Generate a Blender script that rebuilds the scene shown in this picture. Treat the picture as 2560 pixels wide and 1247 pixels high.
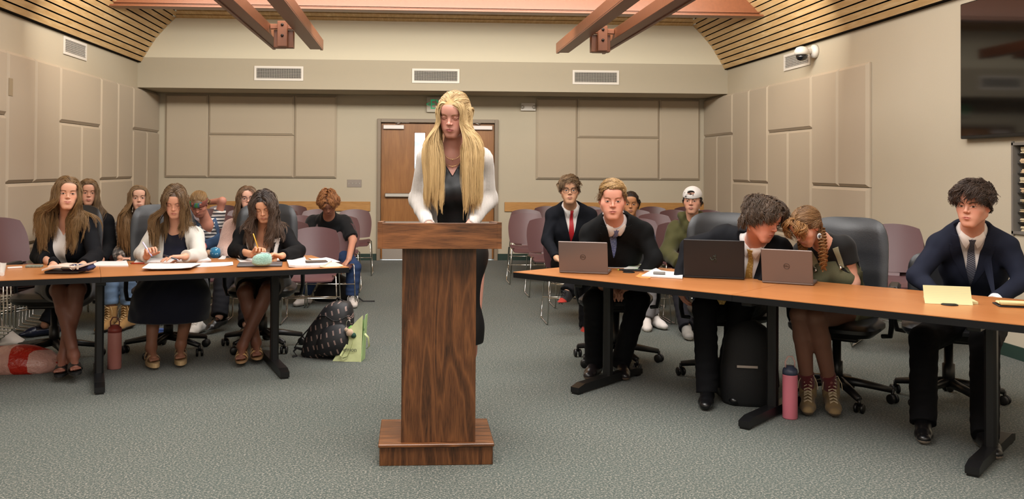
import bpy, math, random
import numpy as np
from mathutils import Vector, Matrix
sc = bpy.context.scene
for o in list(bpy.data.objects): bpy.data.objects.remove(o)
C = sc.collection
PI = math.pi
# ------------------------------------------------------------------ camera
FL, CX, CY, YAW, PIT, ROL, EYE = 2273.787, 1168.935, 385.684, 0.059056, 0.014446, 0.006112, 1.43
def _w(xc, zc, yc):
    y = yc*math.cos(PIT) - zc*math.sin(PIT); z = yc*math.sin(PIT) + zc*math.cos(PIT)
    return Vector((xc*math.cos(YAW) + y*math.sin(YAW), -xc*math.sin(YAW) + y*math.cos(YAW), z))
cd = bpy.data.cameras.new('camera'); cam = bpy.data.objects.new('camera', cd); C.objects.link(cam)
_r, _u, _f = _w(math.cos(ROL), math.sin(ROL), 0), _w(-math.sin(ROL), math.cos(ROL), 0), _w(0, 0, 1)
cam.matrix_world = Matrix(((_r.x, _u.x, -_f.x, 0), (_r.y, _u.y, -_f.y, 0), (_r.z, _u.z, -_f.z, EYE), (0, 0, 0, 1)))
cd.sensor_width = 36; cd.lens = FL/2560*36; cd.shift_x = (1280 - CX)/2560; cd.shift_y = (CY - 623.5)/2560
cd.clip_start = .05; cd.clip_end = 100
sc.camera = cam
# ------------------------------------------------------------------ world, lights, exposure
wd = bpy.data.worlds.new('world'); sc.world = wd; wd.use_nodes = True
wd.node_tree.nodes['Background'].inputs[0].default_value = (1.0, .93, .82, 1)
wd.node_tree.nodes['Background'].inputs[1].default_value = .3
def area(name, loc, rot, sx, sy, power, col=(1, .97, .935)):
    l = bpy.data.lights.new(name, 'AREA'); l.shape = 'RECTANGLE'; l.size = sx; l.size_y = sy; l.energy = power; l.color = col
    o = bpy.data.objects.new(name, l); C.objects.link(o); o.location = loc; o.rotation_euler = rot
    return o
area('ceiling_lamp', (.34, 3.0, 4.4), (math.radians(-4), 0, 0), 6.0, 3.0, 700)
area('ceiling_lamp', (.34, 7.0, 4.5), (math.radians(0), 0, 0), 6.0, 2.4, 440)
area('ceiling_lamp', (.34, 10.6, 4.3), (math.radians(4), 0, 0), 5.5, 1.4, 190)
area('front_fill', (.34, -.9, 2.9), (math.radians(62), 0, 0), 7.0, 1.8, 130)  # added fill from behind the viewpoint to lift faces, no such fixture known
area('cove_lamp', (.34, 9.2, 3.32), (math.radians(98), 0, 0), 7.0, .4, 260, (1, .95, .85))
sc.view_settings.view_transform = 'Standard'; sc.view_settings.look = 'None'
sc.view_settings.gamma = 1; sc.view_settings.use_curve_mapping = False; sc.view_settings.exposure = -0.10
sc.cycles.use_denoising = True
sc.cycles.max_bounces = 6; sc.cycles.diffuse_bounces = 4; sc.cycles.glossy_bounces = 3; sc.cycles.transmission_bounces = 4
sc.cycles.transparent_max_bounces = 6; sc.cycles.caustics_reflective = False; sc.cycles.caustics_refractive = False
sc.cycles.sample_clamp_indirect = 4
# ------------------------------------------------------------------ helpers
def ray(u, v):
    a, b = u - CX, v - CY
    return _w((a*math.cos(ROL) + b*math.sin(ROL))/FL, (a*math.sin(ROL) - b*math.cos(ROL))/FL, 1)
def at(u, v, Y):            # the point at distance Y into the room that the survey pixel (u, v) sights
    r = ray(u, v); t = Y/r.y; return Vector((r.x*t, Y, EYE + r.z*t))
def atz(u, v, z=0.):
    r = ray(u, v); t = (z - EYE)/r.z; return Vector((r.x*t, r.y*t, z))
def lin(h):
    if isinstance(h, str):
        h = h.lstrip('#'); c = [int(h[i:i+2], 16)/255 for i in (0, 2, 4)]
    else: c = list(h)
    return tuple((x/12.92 if x <= .04045 else ((x + .055)/1.055)**2.4) for x in c)
class N:                     # tiny node builder
    def __init__(s, name):
        s.m = bpy.data.materials.new(name); s.m.use_nodes = True; s.t = s.m.node_tree; s.b = s.t.nodes['Principled BSDF']
    def n(s, typ, **kw):
        x = s.t.nodes.new(typ)
        for k, v in kw.items():
            if k.startswith('i_'):
                k = k[2:]; x.inputs[int(k) if k.isdigit() else k.replace('_', ' ')].default_value = v
            else: setattr(x, k, v)
        return x
    def l(s, a, b): s.t.links.new(a, b)
    def coord(s, scale=(1, 1, 1), kind='Object', rot=(0, 0, 0)):
        c = s.n('ShaderNodeTexCoord'); m = s.n('ShaderNodeMapping'); m.inputs['Scale'].default_value = scale; m.inputs['Rotation'].default_value = rot
        s.l(c.outputs[kind], m.inputs[0]); return m.outputs[0]
    def noise(s, vec, scale, detail=3, rough=.5, dist=0):
        x = s.n('ShaderNodeTexNoise'); x.inputs['Scale'].default_value = scale; x.inputs['Detail'].default_value = detail
        x.inputs['Roughness'].default_value = rough; x.inputs['Distortion'].default_value = dist; s.l(vec, x.inputs['Vector']); return x.outputs['Fac']
    def ramp(s, fac, stops, interp='LINEAR'):
        r = s.n('ShaderNodeValToRGB'); r.color_ramp.interpolation = interp; e = r.color_ramp.elements
        while len(e) < len(stops): e.new(.5)
        for q, (p, c) in zip(e, stops): q.position = p; q.color = (*c, 1)
        s.l(fac, r.inputs[0]); return r.outputs[0]
    def mix(s, fac, a, b, mode='MIX'):
        x = s.n('ShaderNodeMix', data_type='RGBA', blend_type=mode)
        for sock, v in ((x.inputs[0], fac), (x.inputs[6], a), (x.inputs[7], b)):
            if isinstance(v, (int, float)): sock.default_value = v
            elif isinstance(v, tuple): sock.default_value = (*v[:3], 1)
            else: s.l(v, sock)
        return x.outputs[2]
    def bump(s, fac, strength=.3, dist=.01):
        b = s.n('ShaderNodeBump'); b.inputs['Strength'].default_value = strength; b.inputs['Distance'].default_value = dist
        s.l(fac, b.inputs['Height']); s.l(b.outputs[0], s.b.inputs['Normal'])
    def col(s, v):
        if isinstance(v, tuple): s.b.inputs['Base Color'].default_value = (*v[:3], 1)
        else: s.l(v, s.b.inputs['Base Color'])
    def set(s, rough=.5, metal=0., spec=.5, sheen=0., coat=0.):
        s.b.inputs['Roughness'].default_value = rough; s.b.inputs['Metallic'].default_value = metal
        s.b.inputs['Specular IOR Level'].default_value = spec; s.b.inputs['Sheen Weight'].default_value = sheen; s.b.inputs['Coat Weight'].default_value = coat
        return s.m
_pl = {}
def plain(hexc, rough=.5, metal=0., spec=.5, sheen=0., bump=0., bs=200, coat=0., var=.0, kind='surface'):
    key = (hexc, rough, metal, spec, sheen, bump, bs, coat, var)
    if key in _pl: return _pl[key]
    n = N(kind); c = lin(hexc); v = n.coord()
    f = n.noise(v, bs if bump else 30, 2)
    if var or bump: n.col(n.ramp(f, [(.3, tuple(x*(1 - var) for x in c)), (.7, tuple(min(1, x*(1 + var)) for x in c))]))
    else: n.col(c)
    if bump: n.bump(f, bump, .004)
    _pl[key] = n.set(rough, metal, spec, sheen, coat); return _pl[key]
def link(me, name, mat, parent=None):
    o = bpy.data.objects.new(name, me); C.objects.link(o)
    for m in (mat if isinstance(mat, (list, tuple)) else [mat]): me.materials.append(m)
    if parent is not None: o.parent = parent
    return o
class MB:
    """collects geometry and links it as one mesh"""
    def __init__(s): s.v = []; s.f = []; s.mi = []; s.smooth = []; s.m = 0
    def add(s, vs, fs, smooth=False):
        b = len(s.v); s.v += [tuple(x) for x in vs]; s.f += [tuple(b + i for i in f) for f in fs]
        s.mi += [s.m]*len(fs); s.smooth += [smooth]*len(fs); return s
    def box(s, c, d, M=None, bev=0.):
        """box centred at c with size d, rotated by 3x3 M; bev chamfers the edges"""
        h = [x/2 for x in d]; M = M or Matrix.Identity(3); c = Vector(c)
        b = min(bev, min(h)*.98)
        if b <= 0:
            vs = [c + M @ Vector((sx*h[0], sy*h[1], sz*h[2])) for sx in (-1, 1) for sy in (-1, 1) for sz in (-1, 1)]
            return s.add(vs, [(0, 1, 3, 2), (4, 6, 7, 5), (0, 4, 5, 1), (2, 3, 7, 6), (0, 2, 6, 4), (1, 5, 7, 3)])
        vs = []; ix = {}
        for sx in (-1, 1):
            for sy in (-1, 1):
                for sz in (-1, 1):
                    for a in range(3):
                        p = [sx*(h[0] - b), sy*(h[1] - b), sz*(h[2] - b)]; p[a] = (sx, sy, sz)[a]*h[a]
                        ix[sx, sy, sz, a] = len(vs); vs.append(c + M @ Vector(p))
        fs = []
        for a in range(3):
            o1, o2 = [q for q in range(3) if q != a]
            for sg in (-1, 1):
                q = []
                for s1, s2 in ((-1, -1), (1, -1), (1, 1), (-1, 1)):
                    k = [0]*3; k[a] = sg; k[o1] = s1; k[o2] = s2; q.append(ix[(*k, a)])
                fs.append(q if (sg > 0) != (a == 1) else q[::-1])
            for s1 in (-1, 1):
                for s2 in (-1, 1):
                    q = []
                    for t, ax in ((-1, o1), (1, o1), (1, o2), (-1, o2)):
                        k = [0]*3; k[a] = t; k[o1] = s1; k[o2] = s2; q.append(ix[(*k, ax)])
                    fs.append(q)
        for sx in (-1, 1):
            for sy in (-1, 1):
                for sz in (-1, 1): fs.append([ix[sx, sy, sz, a] for a in range(3)])
        return s.add(vs, fs)
    def tube(s, pts, r, n=8, cap=True, closed=False, flat=1.):
        pts = [Vector(p) for p in pts]; K = len(pts); rr = r if isinstance(r, (list, tuple)) else [r]*K
        up = None; vs = []
        for i, p in enumerate(pts):
            a = pts[i - 1] if (i or closed) else p; b = pts[(i + 1) % K] if (i < K - 1 or closed) else p
            t = (b - a).normalized()
            if up is None: up = t.orthogonal().normalized()
            up = (up - t*up.dot(t)).normalized(); w = t.cross(up)
            vs += [p + (up*math.cos(q*2*PI/n) + w*math.sin(q*2*PI/n)*flat)*rr[i] for q in range(n)]
        fs = [(i*n + q, i*n + (q + 1) % n, ((i + 1) % K)*n + (q + 1) % n, ((i + 1) % K)*n + q) for i in range(K if closed else K - 1) for q in range(n)]
        if cap and not closed: fs += [tuple(range(n))[::-1], tuple((K - 1)*n + q for q in range(n))]
        return s.add(vs, fs, True)
    def lathe(s, c, prof, n=24, M=None):
        """prof: (radius, z) from bottom to top"""
        c = Vector(c); M = M or Matrix.Identity(3); vs = []
        for r, z in prof: vs += [c + M @ Vector((r*math.cos(q*2*PI/n), r*math.sin(q*2*PI/n), z)) for q in range(n)]
        K = len(prof); fs = [(i*n + q, i*n + (q + 1) % n, (i + 1)*n + (q + 1) % n, (i + 1)*n + q) for i in range(K - 1) for q in range(n)]
        fs += [tuple(range(n))[::-1], tuple((K - 1)*n + q for q in range(n))]
        return s.add(vs, fs, True)
    def prism(s, poly, o, ax, ay, depth):
        """extrude a 2D polygon (in axes ax, ay from o) by vector depth"""
        o, ax, ay, depth = map(Vector, (o, ax, ay, depth)); n = len(poly)
        b = [o + ax*x + ay*y for x, y in poly]
        return s.add(b + [p + depth for p in b], [tuple(range(n))[::-1], tuple(range(n, 2*n))] + [(i, (i + 1) % n, n + (i + 1) % n, n + i) for i in range(n)])
    def grid(s, rows, smooth=True, thick=None):
        """rows: list of lists of points; thick: optional vector offset for a back side"""
        m, n = len(rows), len(rows[0]); vs = [p for r in rows for p in r]
        fs = [(i*n + j, i*n + j + 1, (i + 1)*n + j + 1, (i + 1)*n + j) for i in range(m - 1) for j in range(n - 1)]
        s.add(vs, fs, smooth)
        if thick is not None:
            t = Vector(thick); s.add([Vector(p) + t for p in vs], [f[::-1] for f in fs], smooth)
            per = [(0, j) for j in range(n)] + [(i, n - 1) for i in range(1, m)] + [(m - 1, j) for j in range(n - 2, -1, -1)] + [(i, 0) for i in range(m - 2, 0, -1)]
            b = [vs[i*n + j] for i, j in per]; k = len(b)
            s.add(b + [Vector(p) + t for p in b], [(i, (i + 1) % k, k + (i + 1) % k, k + i) for i in range(k)])
        return s
    def build(s, name, mat, parent=None, org=None, smooth=None, fix=True):
        me = bpy.data.meshes.new(name); o0 = Vector(org) if org is not None else Vector((0, 0, 0))
        me.from_pydata([Vector(v) - o0 for v in s.v], [], s.f)
        me.polygons.foreach_set('material_index', s.mi)
        me.polygons.foreach_set('use_smooth', s.smooth if smooth is None else [smooth]*len(s.f)); me.update()
        if fix:
            import bmesh
            bm = bmesh.new(); bm.from_mesh(me); bmesh.ops.recalc_face_normals(bm, faces=bm.faces); bm.to_mesh(me); bm.free()
        o = link(me, name, mat, parent)
        if org is not None: o.location = o0
        return o
def tag(o, label, cat=None, group=None, kind=None):
    if label: o['label'] = label
    if cat: o['category'] = cat
    if group: o['group'] = group
    if kind: o['kind'] = kind
    return o
def thing(name, label, cat, loc=(0, 0, 0), rz=0, group=None):
    o = bpy.data.objects.new(name, None); C.objects.link(o); o.location = loc; o.rotation_euler = (0, 0, rz); o.empty_display_size = .1
    return tag(o, label, cat, group)
def struct(o): o['kind'] = 'structure'; return o
def dup(root, loc, rz, label, group=None):
    r = root.copy(); C.objects.link(r); r.location = loc; r.rotation_euler = (0, 0, rz); r['label'] = label
    if group: r['group'] = group
    for ch in list(root.children):
        c = ch.copy(); C.objects.link(c); c.parent = r
        for g in list(ch.children):
            d = g.copy(); C.objects.link(d); d.parent = c
    return r
def Rz(a): return Matrix.Rotation(a, 3, 'Z')
def Rx(a): return Matrix.Rotation(a, 3, 'X')
def Ry(a): return Matrix.Rotation(a, 3, 'Y')
# ------------------------------------------------------------------ room
XL, XR, YB, YS, YF = -3.897, 4.584, 14.024, 13.067, -1.2
def m_wall():
    n = N('painted_plaster'); v = n.coord(); f = n.noise(v, 90, 3); g = n.noise(v, 1.2, 2)
    n.col(n.mix(g, lin('#b9ae99'), lin('#c1b6a2'))); n.bump(f, .12, .004); return n.set(.75, spec=.25)
def m_carpet():
    n = N('speckled_carpet'); v = n.coord()
    f = n.noise(v, 95, 2, .6); g = n.noise(v, 210, 2, .7); h = n.noise(v, 1.3, 3)
    a = n.ramp(f, [(.36, lin('#1f2e2b')), (.47, lin('#3a4741')), (.55, lin('#5b5f56')), (.64, lin('#9c958b'))])
    b = n.ramp(g, [(.4, lin('#223130')), (.52, lin('#4a514f')), (.62, lin('#827c73'))])
    c = n.mix(.45, a, b); n.col(n.mix(n.ramp(h, [(.35, (0, 0, 0)), (.7, (.18, .18, .18))]), c, lin('#44524e')))
    n.bump(g, .6, .006); return n.set(.95, spec=.1, sheen=.15)
def m_wood(name, cols, scale=1., along='Z', rough=.4, gloss=.4, rings=14., dist=3., coat=0., fine=.35):
    """oak-like grain: stretched wavy rings plus fine pores running along one object axis"""
    n = N(name); k = {'X': (.10, 1, 1), 'Y': (1, .10, 1), 'Z': (1, 1, .10)}[along]
    v = n.coord(tuple(scale*q for q in k))
    w = n.n('ShaderNodeTexNoise'); w.inputs['Scale'].default_value = 2.2; w.inputs['Detail'].default_value = 2; w.inputs['Distortion'].default_value = .4; n.l(v, w.inputs['Vector'])
    mul = n.n('ShaderNodeMath', operation='MULTIPLY', i_1=rings*dist); n.l(w.outputs['Fac'], mul.inputs[0])
    sn = n.n('ShaderNodeMath', operation='SINE'); n.l(mul.outputs[0], sn.inputs[0])
    ad = n.n('ShaderNodeMath', operation='MULTIPLY_ADD', i_1=.5, i_2=.5); n.l(sn.outputs[0], ad.inputs[0])
    p = n.coord(tuple(scale*q*(.35 if q < 1 else 1) for q in k)); pf = n.noise(p, 130, 3, .6)
    a = n.ramp(ad.outputs[0], [(0., lin(cols[0])), (.22, lin(cols[1])), (.6, lin(cols[2])), (1., lin(cols[1]))])
    b = n.ramp(pf, [(.35, lin(cols[0])), (.6, lin(cols[2]))])
    n.col(n.mix(fine, a, b)); n.bump(pf, .08, .002); return n.set(rough, spec=gloss, coat=coat)
W_WALL = m_wall(); W_CARP = m_carpet()
W_GABLE = plain('#cfc7b2', .8, spec=.2, bump=.1, bs=60, kind='gable_plaster')
def m_panel():
    n = N('acoustic_fabric'); v = n.coord(); f = n.noise(v, 320, 2); c = n.noise(v, .9, 1)
    n.col(n.mix(c, lin('#bbad98'), lin('#b6a793'))); n.bump(f, .25, .002); return n.set(.9, spec=.15, sheen=.1)
W_PANEL = m_panel()
W_GREEN = plain('#22372f', .5, kind='green_rubber_base')
def quad(name, pts, mat):
    return struct(MB().add(pts, [tuple(range(len(pts)))]).build(name, mat, fix=False))
quad('floor', [(XL, YF, 0), (XR, YF, 0), (XR, YB, 0), (XL, YB, 0)], W_CARP)
# walls as slabs standing outside the room faces
def slab(name, lo, hi, mat):
    c = [(a + b)/2 for a, b in zip(lo, hi)]; d = [b - a for a, b in zip(lo, hi)]
    return struct(MB().box(c, d).build(name, mat))
slab('wall_left', (XL - .2, YF - .2, -.05), (XL, YB + .2, 3.02), W_WALL)
# right wall with a recess for the paper rack
RY0, RY1, RZ0, RZ1 = 5.72, 6.70, .96, 1.635
m = MB()
for lo, hi in (((XR, YF - .2, -.05), (XR + .35, RY0, 3.02)), ((XR, RY1, -.05), (XR + .35, YB + .2, 3.02)),
               ((XR, RY0, -.05), (XR + .35, RY1, RZ0)), ((XR, RY0, RZ1), (XR + .35, RY1, 3.02)), ((XR + .33, RY0, RZ0), (XR + .36, RY1, RZ1))):
    m.box([(a + b)/2 for a, b in zip(lo, hi)], [b - a for a, b in zip(lo, hi)])
struct(m.build('wall_right', W_WALL))
DX0, DX1, DZ = -.56, 1.30, 2.17       # the door opening incl. frame, in the back wall
m = MB()
for lo, hi in (((XL - .2, YB, -.05), (DX0, YB + .2, 5.6)), ((DX1, YB, -.05), (XR + .2, YB + .2, 5.6)), ((DX0, YB, DZ), (DX1, YB + .2, 5.6))):
    m.box([(a + b)/2 for a, b in zip(lo, hi)], [b - a for a, b in zip(lo, hi)])
struct(m.build('wall_back', W_WALL))
slab('wall_front', (XL - .2, YF - .2, -.05), (XR + .2, YF, 6.2), W_WALL)
slab('trim_1', (XL, YS, 2.531), (XR, YB, 2.956), plain('#aca28f', .75, spec=.25, bump=.1, bs=90, kind='soffit_paint'))
tag(bpy.data.objects['trim_1'], 'deep painted soffit across the back of the room with three air vents')
slab('wall_gable', (XL - .2, YS + .0, 2.957), (XR + .2, YS + .15, 5.6), W_GABLE)
# green rubber base
for nm, lo, hi in (('baseboard_left', (XL, YF, 0), (XL + .012, YB, .10)), ('baseboard_right', (XR - .012, YF, 0), (XR, YB, .10)),
                   ('baseboard_back', (XL, YB - .012, 0), (DX0, YB, .10)), ('baseboard_rear', (DX1, YB - .012, 0), (XR, YB, .10))):
    slab(nm, lo, hi, W_GREEN)
# slatted vault
def m_slat():
    n = N('maple_slats'); v = n.coord((1, .12, 1)); f = n.noise(v, 28, 3, .6, .6); g = n.coord((9, .45, 9)); w = n.n('ShaderNodeTexWhiteNoise'); 
    a = n.ramp(f, [(.3, lin('#c09a66')), (.5, lin('#d0ae7c')), (.72, lin('#dcc093'))])
    k = n.noise(n.coord((6, .5, 6)), 3, 1)
    n.col(n.mix(n.ramp(k, [(.35, (0, 0, 0)), (.65, (.6, .6, .6))]), a, lin('#bf9a6a'))); return n.set(.5, spec=.35)
W_SLAT = m_slat(); W_DARK = plain('#120d08', .9, spec=.05, kind='slat_backing')
prof = [(.05, 2.895), (.134, 3.04), (.243, 3.22), (.397, 3.398), (.518, 3.519)]
def along(prof, s):
    for (a, b), (c, d) in zip(prof, prof[1:]):
        L = math.hypot(c - a, d - b)
        if s <= L: return a + (c - a)*s/L, b + (d - b)*s/L
        s -= L
    return None
L0 = sum(math.hypot(c - a, d - b) for (a, b), (c, d) in zip(prof, prof[1:]))
MS, KH = .70, 3.2         # side slope beyond the curved foot, and how fast the hip runs forward
def sidept(s):
    if s < L0: return along(prof, s)
    q = s - L0; t = q/math.hypot(1, MS); return .518 + t, 3.519 + MS*t
def yend(off): return YS if off <= .518 else YS - KH*(off - .518)
P_, G_ = .0805, .017
m = MB(); back = MB()
for side in (-1, 1):
    X = (lambda o: XL + o) if side < 0 else (lambda o: XR - o)
    s = 0.
    while True:
        (a, za), (b, zb) = sidept(s + .0), sidept(s + P_ - G_)
        if b > 4.0: break
        nx, nz = -(zb - za), (b - a); L = math.hypot(nx, nz); nx, nz = -nx/L*-.012, nz/L*.012
        y1a, y1b = yend(a), yend(b)
        pts = []
        for (o_, z_, ye) in ((a, za, y1a), (b, zb, y1b)):
            for yy in (YF, ye):
                pts.append((X(o_), yy, z_)); pts.append((X(o_ - nx*0 - .010*(zb - za)/L*1.), yy, z_ + .010*(b - a)/L))
        m.add(pts, [(0, 2, 6, 4), (1, 5, 7, 3), (0, 1, 3, 2), (4, 6, 7, 5), (2, 3, 7, 6), (0, 4, 5, 1)])
        s += P_
    for i in range(40):
        (a, za), (b, zb) = sidept(i*.12), sidept(i*.12 + .12)
        if b > 4.2: break
        back.add([(X(a - .025), YF, za + .02), (X(a - .025), yend(a), za + .02), (X(b - .025), yend(b), zb + .02), (X(b - .025), YF, zb + .02)], [(0, 1, 2, 3)])
# hip slats parallel to the back wall
y = 0.
while True:
    t0, t1 = y/KH, (y + .112)/KH
    if .518 + t1 > 4.0: break
    z0, z1 = 3.519 + MS*t0, 3.519 + MS*t1; ya, yb = YS - y, YS - y - .112
    m.box
    pts = [(XL + .518 + t0, ya, z0), (XR - .518 - t0, ya, z0), (XR - .518 - t1, yb, z1), (XL + .518 + t1, yb, z1)]
    m.add(pts + [(p[0], p[1], p[2] + .012) for p in pts], [(0, 1, 2, 3), (7, 6, 5, 4), (0, 4, 5, 1), (1, 5, 6, 2), (2, 6, 7, 3), (3, 7, 4, 0)])
    y += .15
t = 3.5
back.add([(XL + .518, YS, 3.545), (XR - .518, YS, 3.545), (XR - .518 - t, YS - KH*t, 3.545 + MS*t), (XL + .518 + t, YS - KH*t, 3.545 + MS*t)], [(0, 1, 2, 3)])
struct(m.build('ceiling', W_SLAT)); struct(back.build('ceiling_backing', W_DARK))
slab('ceiling_roof', (XL - .2, YF - .2, 6.2), (XR + .2, YB + .2, 6.3), W_DARK)
slab('trim_2', (XL, YF, 2.885), (XL + .045, YS, 2.893), W_DARK); slab('trim_3', (XR - .045, YF, 2.885), (XR, YS, 2.893), W_DARK)
# ---- acoustic panels
U = .6457; ZT, ZM, ZG = 2.517, 1.2507, 1.90
def panel(wall, k0, k1, z0, z1, label, open_end=False):
    th, bv, g = .052, .030, .003
    a0, a1 = k0 + g, k1 - g; b0, b1 = z0 + g, z1 - g
    if wall == 'back': f = lambda s, z, d: (s, YB - d, z)
    elif wall == 'left': f = lambda s, z, d: (XL + d, YB - s, z)
    else: f = lambda s, z, d: (XR - d, YB - s, z)
    vs = [f(s, z, .002) for s, z in ((a0, b0), (a1, b0), (a1, b1), (a0, b1))] + [f(s, z, th - bv) for s, z in ((a0, b0), (a1, b0), (a1, b1), (a0, b1))] + \
         [f(s, z, th) for s, z in ((a0 + bv, b0 + bv), (a1 - bv, b0 + bv), (a1 - bv, b1 - bv), (a0 + bv, b1 - bv))]
    fs = [(8, 9, 10, 11)] + [(i, (i + 1) % 4, 4 + (i + 1) % 4, 4 + i) for i in range(4)] + [(4 + i, 4 + (i + 1) % 4, 8 + (i + 1) % 4, 8 + i) for i in range(4)]
    c = f((a0 + a1)/2, (b0 + b1)/2, 0)
    o = MB().add(vs, fs).build('acoustic_panel', W_PANEL, org=c)
    return tag(o, label, 'wall panel', 'beige fabric acoustic panels')
for xa, sd in ((-3.7595, 'left of'), (1.8875, 'right of')):
    ends = ('far ', 'near ') if sd[0] == 'l' else ('near ', 'far ')
    panel('back', xa, xa + U, ZM, ZT, f'tall fabric panel on back wall {sd} the doors, the end {ends[0]}the doors'.replace('the end near ', 'the end next to ').replace('the end far the', 'the end far from the'))
    panel('back', xa + U, xa + 3*U, 1.90, ZT, f'wide upper fabric panel on back wall {sd} the doors')
    panel('back', xa + U, xa + 3*U, ZM, 1.90, f'wide lower fabric panel on back wall {sd} the doors')
    panel('back', xa + 3*U, xa + 4*U, ZM, ZT, f'tall fabric panel on back wall {sd} the doors, the end {ends[1]}the doors'.replace('the end near ', 'the end next to ').replace('the end far the', 'the end far from the'))
def seq(wall, n):
    side = 'left' if wall == 'left' else 'right'; nth = ['first', 'second', 'third', 'fourth', 'fifth', 'sixth', 'seventh', 'eighth', 'ninth', 'tenth', 'eleventh', 'twelfth']
    W = lambda a, b, z0, z1, d: panel(wall, a*U, b*U, z0, z1, f'{d} on {side} wall, {nth[a]} from back corner')
    for a in range(0, n, 4):
        W(a, a + 2, ZG if a else 1.93, ZT, 'wide upper fabric panel')
        for q in (0, 1): W(a + q, a + q + 1, .66, ZG if a else 1.93, 'narrow mid height fabric panel')
        W(a, a + 2, .11, .66, 'wide fabric panel near the floor')
        if a + 4 > n: break
        for q in (2, 3): W(a + q, a + q + 1, ZM, ZT, 'tall upper fabric panel')
        W(a + 2, a + 4, .63, ZM, 'wide fabric panel below the tall ones')
        for q in (2, 3): W(a + q, a + q + 1, .11, .63, 'square fabric panel near the floor')
seq('left', 10); seq('right', 8)
tag(MB().box((XL + .049, at(30, 228, 9).y*0 + 8.92, 2.17), (.012, .075, .17), bev=.002).build('wall_sensor_plate', plain('#a08f74', .7)), 'small tan recessed plate set in tall panel of left wall', 'wall plate')
# ---- doors
W_FRAME = plain('#8a7a68', .45, spec=.4, kind='painted_steel_frame')
def m_door():
    n = N('stained_birch_door'); v = n.coord((1.6, 1, .35)); f = n.noise(v, 3.2, 4, .6, 1.2); g = n.noise(n.coord((14, 1, .6)), 9, 3, .6)
    a = n.ramp(f, [(.3, lin('#7a4d22')), (.5, lin('#8c5a2d')), (.72, lin('#a06c3a'))]); b = n.ramp(g, [(.3, lin('#86531f')), (.7, lin('#b27c3c'))])
    n.col(n.mix(.35, a, b)); return n.set(.38, spec=.45)
W_DOOR = m_door(); W_ALU = plain('#b9b3aa', .38, .9, kind='brushed_aluminium'); W_KICK = plain('#a79c92', .42, .55, kind='kick_plate_steel')
fr = MB(); fw = .055
fr.box(((DX0 + fw/2), YB + .02, DZ/2), (fw, .14, DZ), bev=.004); fr.box((DX1 - fw/2, YB + .02, DZ/2), (fw, .14, DZ), bev=.004)
fr.box(((DX0 + DX1)/2, YB + .02, DZ - fw/2), (DX1 - DX0 - 2*fw + .002, .14, fw), bev=.004)
fr.box((DX0 + fw + .012, YB + .085, DZ/2), (.03, .02, DZ - .02)); fr.box((DX1 - fw - .012, YB + .085, DZ/2), (.03, .02, DZ - .02)); fr.box(((DX0 + DX1)/2, YB + .085, DZ - fw - .012), (DX1 - DX0 - .1, .02, .03)); fr.box(((DX0 + DX1)/2, YB + .085, DZ/2), (.03, .02, DZ - .06))
struct(fr.build('door_frame', W_FRAME))
XM = (DX0 + DX1)/2
for i, (x0, x1) in enumerate(((DX0 + fw + .004, XM - .003), (XM + .003, DX1 - fw - .004))):
    y0 = YB + .03; gx0, gx1, gz0, gz1 = (x1 - .36, x1 - .19, 1.02, 1.965) if i == 0 else (x0 + .19, x0 + .36, 1.02, 1.965)
    m = MB(); zt = DZ - fw - .006
    for lo, hi in (((x0, .022), (gx0, zt)), ((gx1, .022), (x1, zt)), ((gx0, .022), (gx1, gz0)), ((gx0, gz1), (gx1, zt))):
        m.box(((lo[0] + hi[0])/2, y0 + .022, (lo[1] + hi[1])/2), (hi[0] - lo[0], .044, hi[1] - lo[1]))
    d = struct(m.build(f'door_{i + 1}', W_DOOR))
    # narrow light with daylight behind it
    gl = MB().box(((gx0 + gx1)/2, y0 + .03, (gz0 + gz1)/2), (gx1 - gx0, .006, gz1 - gz0))
    n = N('door_light_glass'); n.b.inputs['Base Color'].default_value = (.9, .95, 1, 1); n.b.inputs['Transmission Weight'].default_value = 1; n.b.inputs['IOR'].default_value = 1.1
    struct(gl.build('door_glass', n.set(.03), d))
    b = MB()
    for q in ((gx0, 1), (gx1, -1)): b.box((q[0], y0 - .002, (gz0 + gz1)/2), (.014, .008, gz1 - gz0 + .014))
    for q in (gz0, gz1): b.box(((gx0 + gx1)/2, y0 - .002, q), (gx1 - gx0, .008, .014))
    struct(b.build('glass_bead', W_DOOR, d))
    struct(MB().box(((x0 + x1)/2, y0 - .002, .305), (x1 - x0 - .05, .004, .58)).build('kick_plate', W_KICK, d))
    cx = x0 + .19 if i == 0 else x1 - .19
    c = MB().box((cx, y0 - .03, 2.045), (.32, .06, .065), bev=.006); struct(c.build('door_closer', plain('#c9c0bb', .4, .3, kind='closer_cover'), d))
    k = 1 if i == 0 else -1
    c = MB().box((cx + k*.13, y0 - .045, 2.118), (.22, .022, .016)).tube([(cx - k*.06, y0 - .05, 2.125), (cx + k*.24, y0 - .045, 2.113)], .006).tube([(cx + k*.03, y0 - .05, 2.08), (cx + k*.06, y0 - .06, 2.1), (cx + k*.13, y0 - .05, 2.115)], .006)
    struct(c.build('closer_arm', W_ALU, d))
    hx = x1 - .07 if i == 0 else x0 + .07
    struct(MB().box((cx*.0 + (x0 + x1)/2, y0 - .05, 1.0), (x1 - x0 - .12, .035, .06), bev=.008).box((hx, y0 - .03, 1.0), (.06, .06, .12), bev=.006).build('push_bar', W_ALU, d))
slab('door_threshold', (DX0 + fw, YB - .02, 0), (DX1 - fw, YB + .08, .004), W_ALU)
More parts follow.
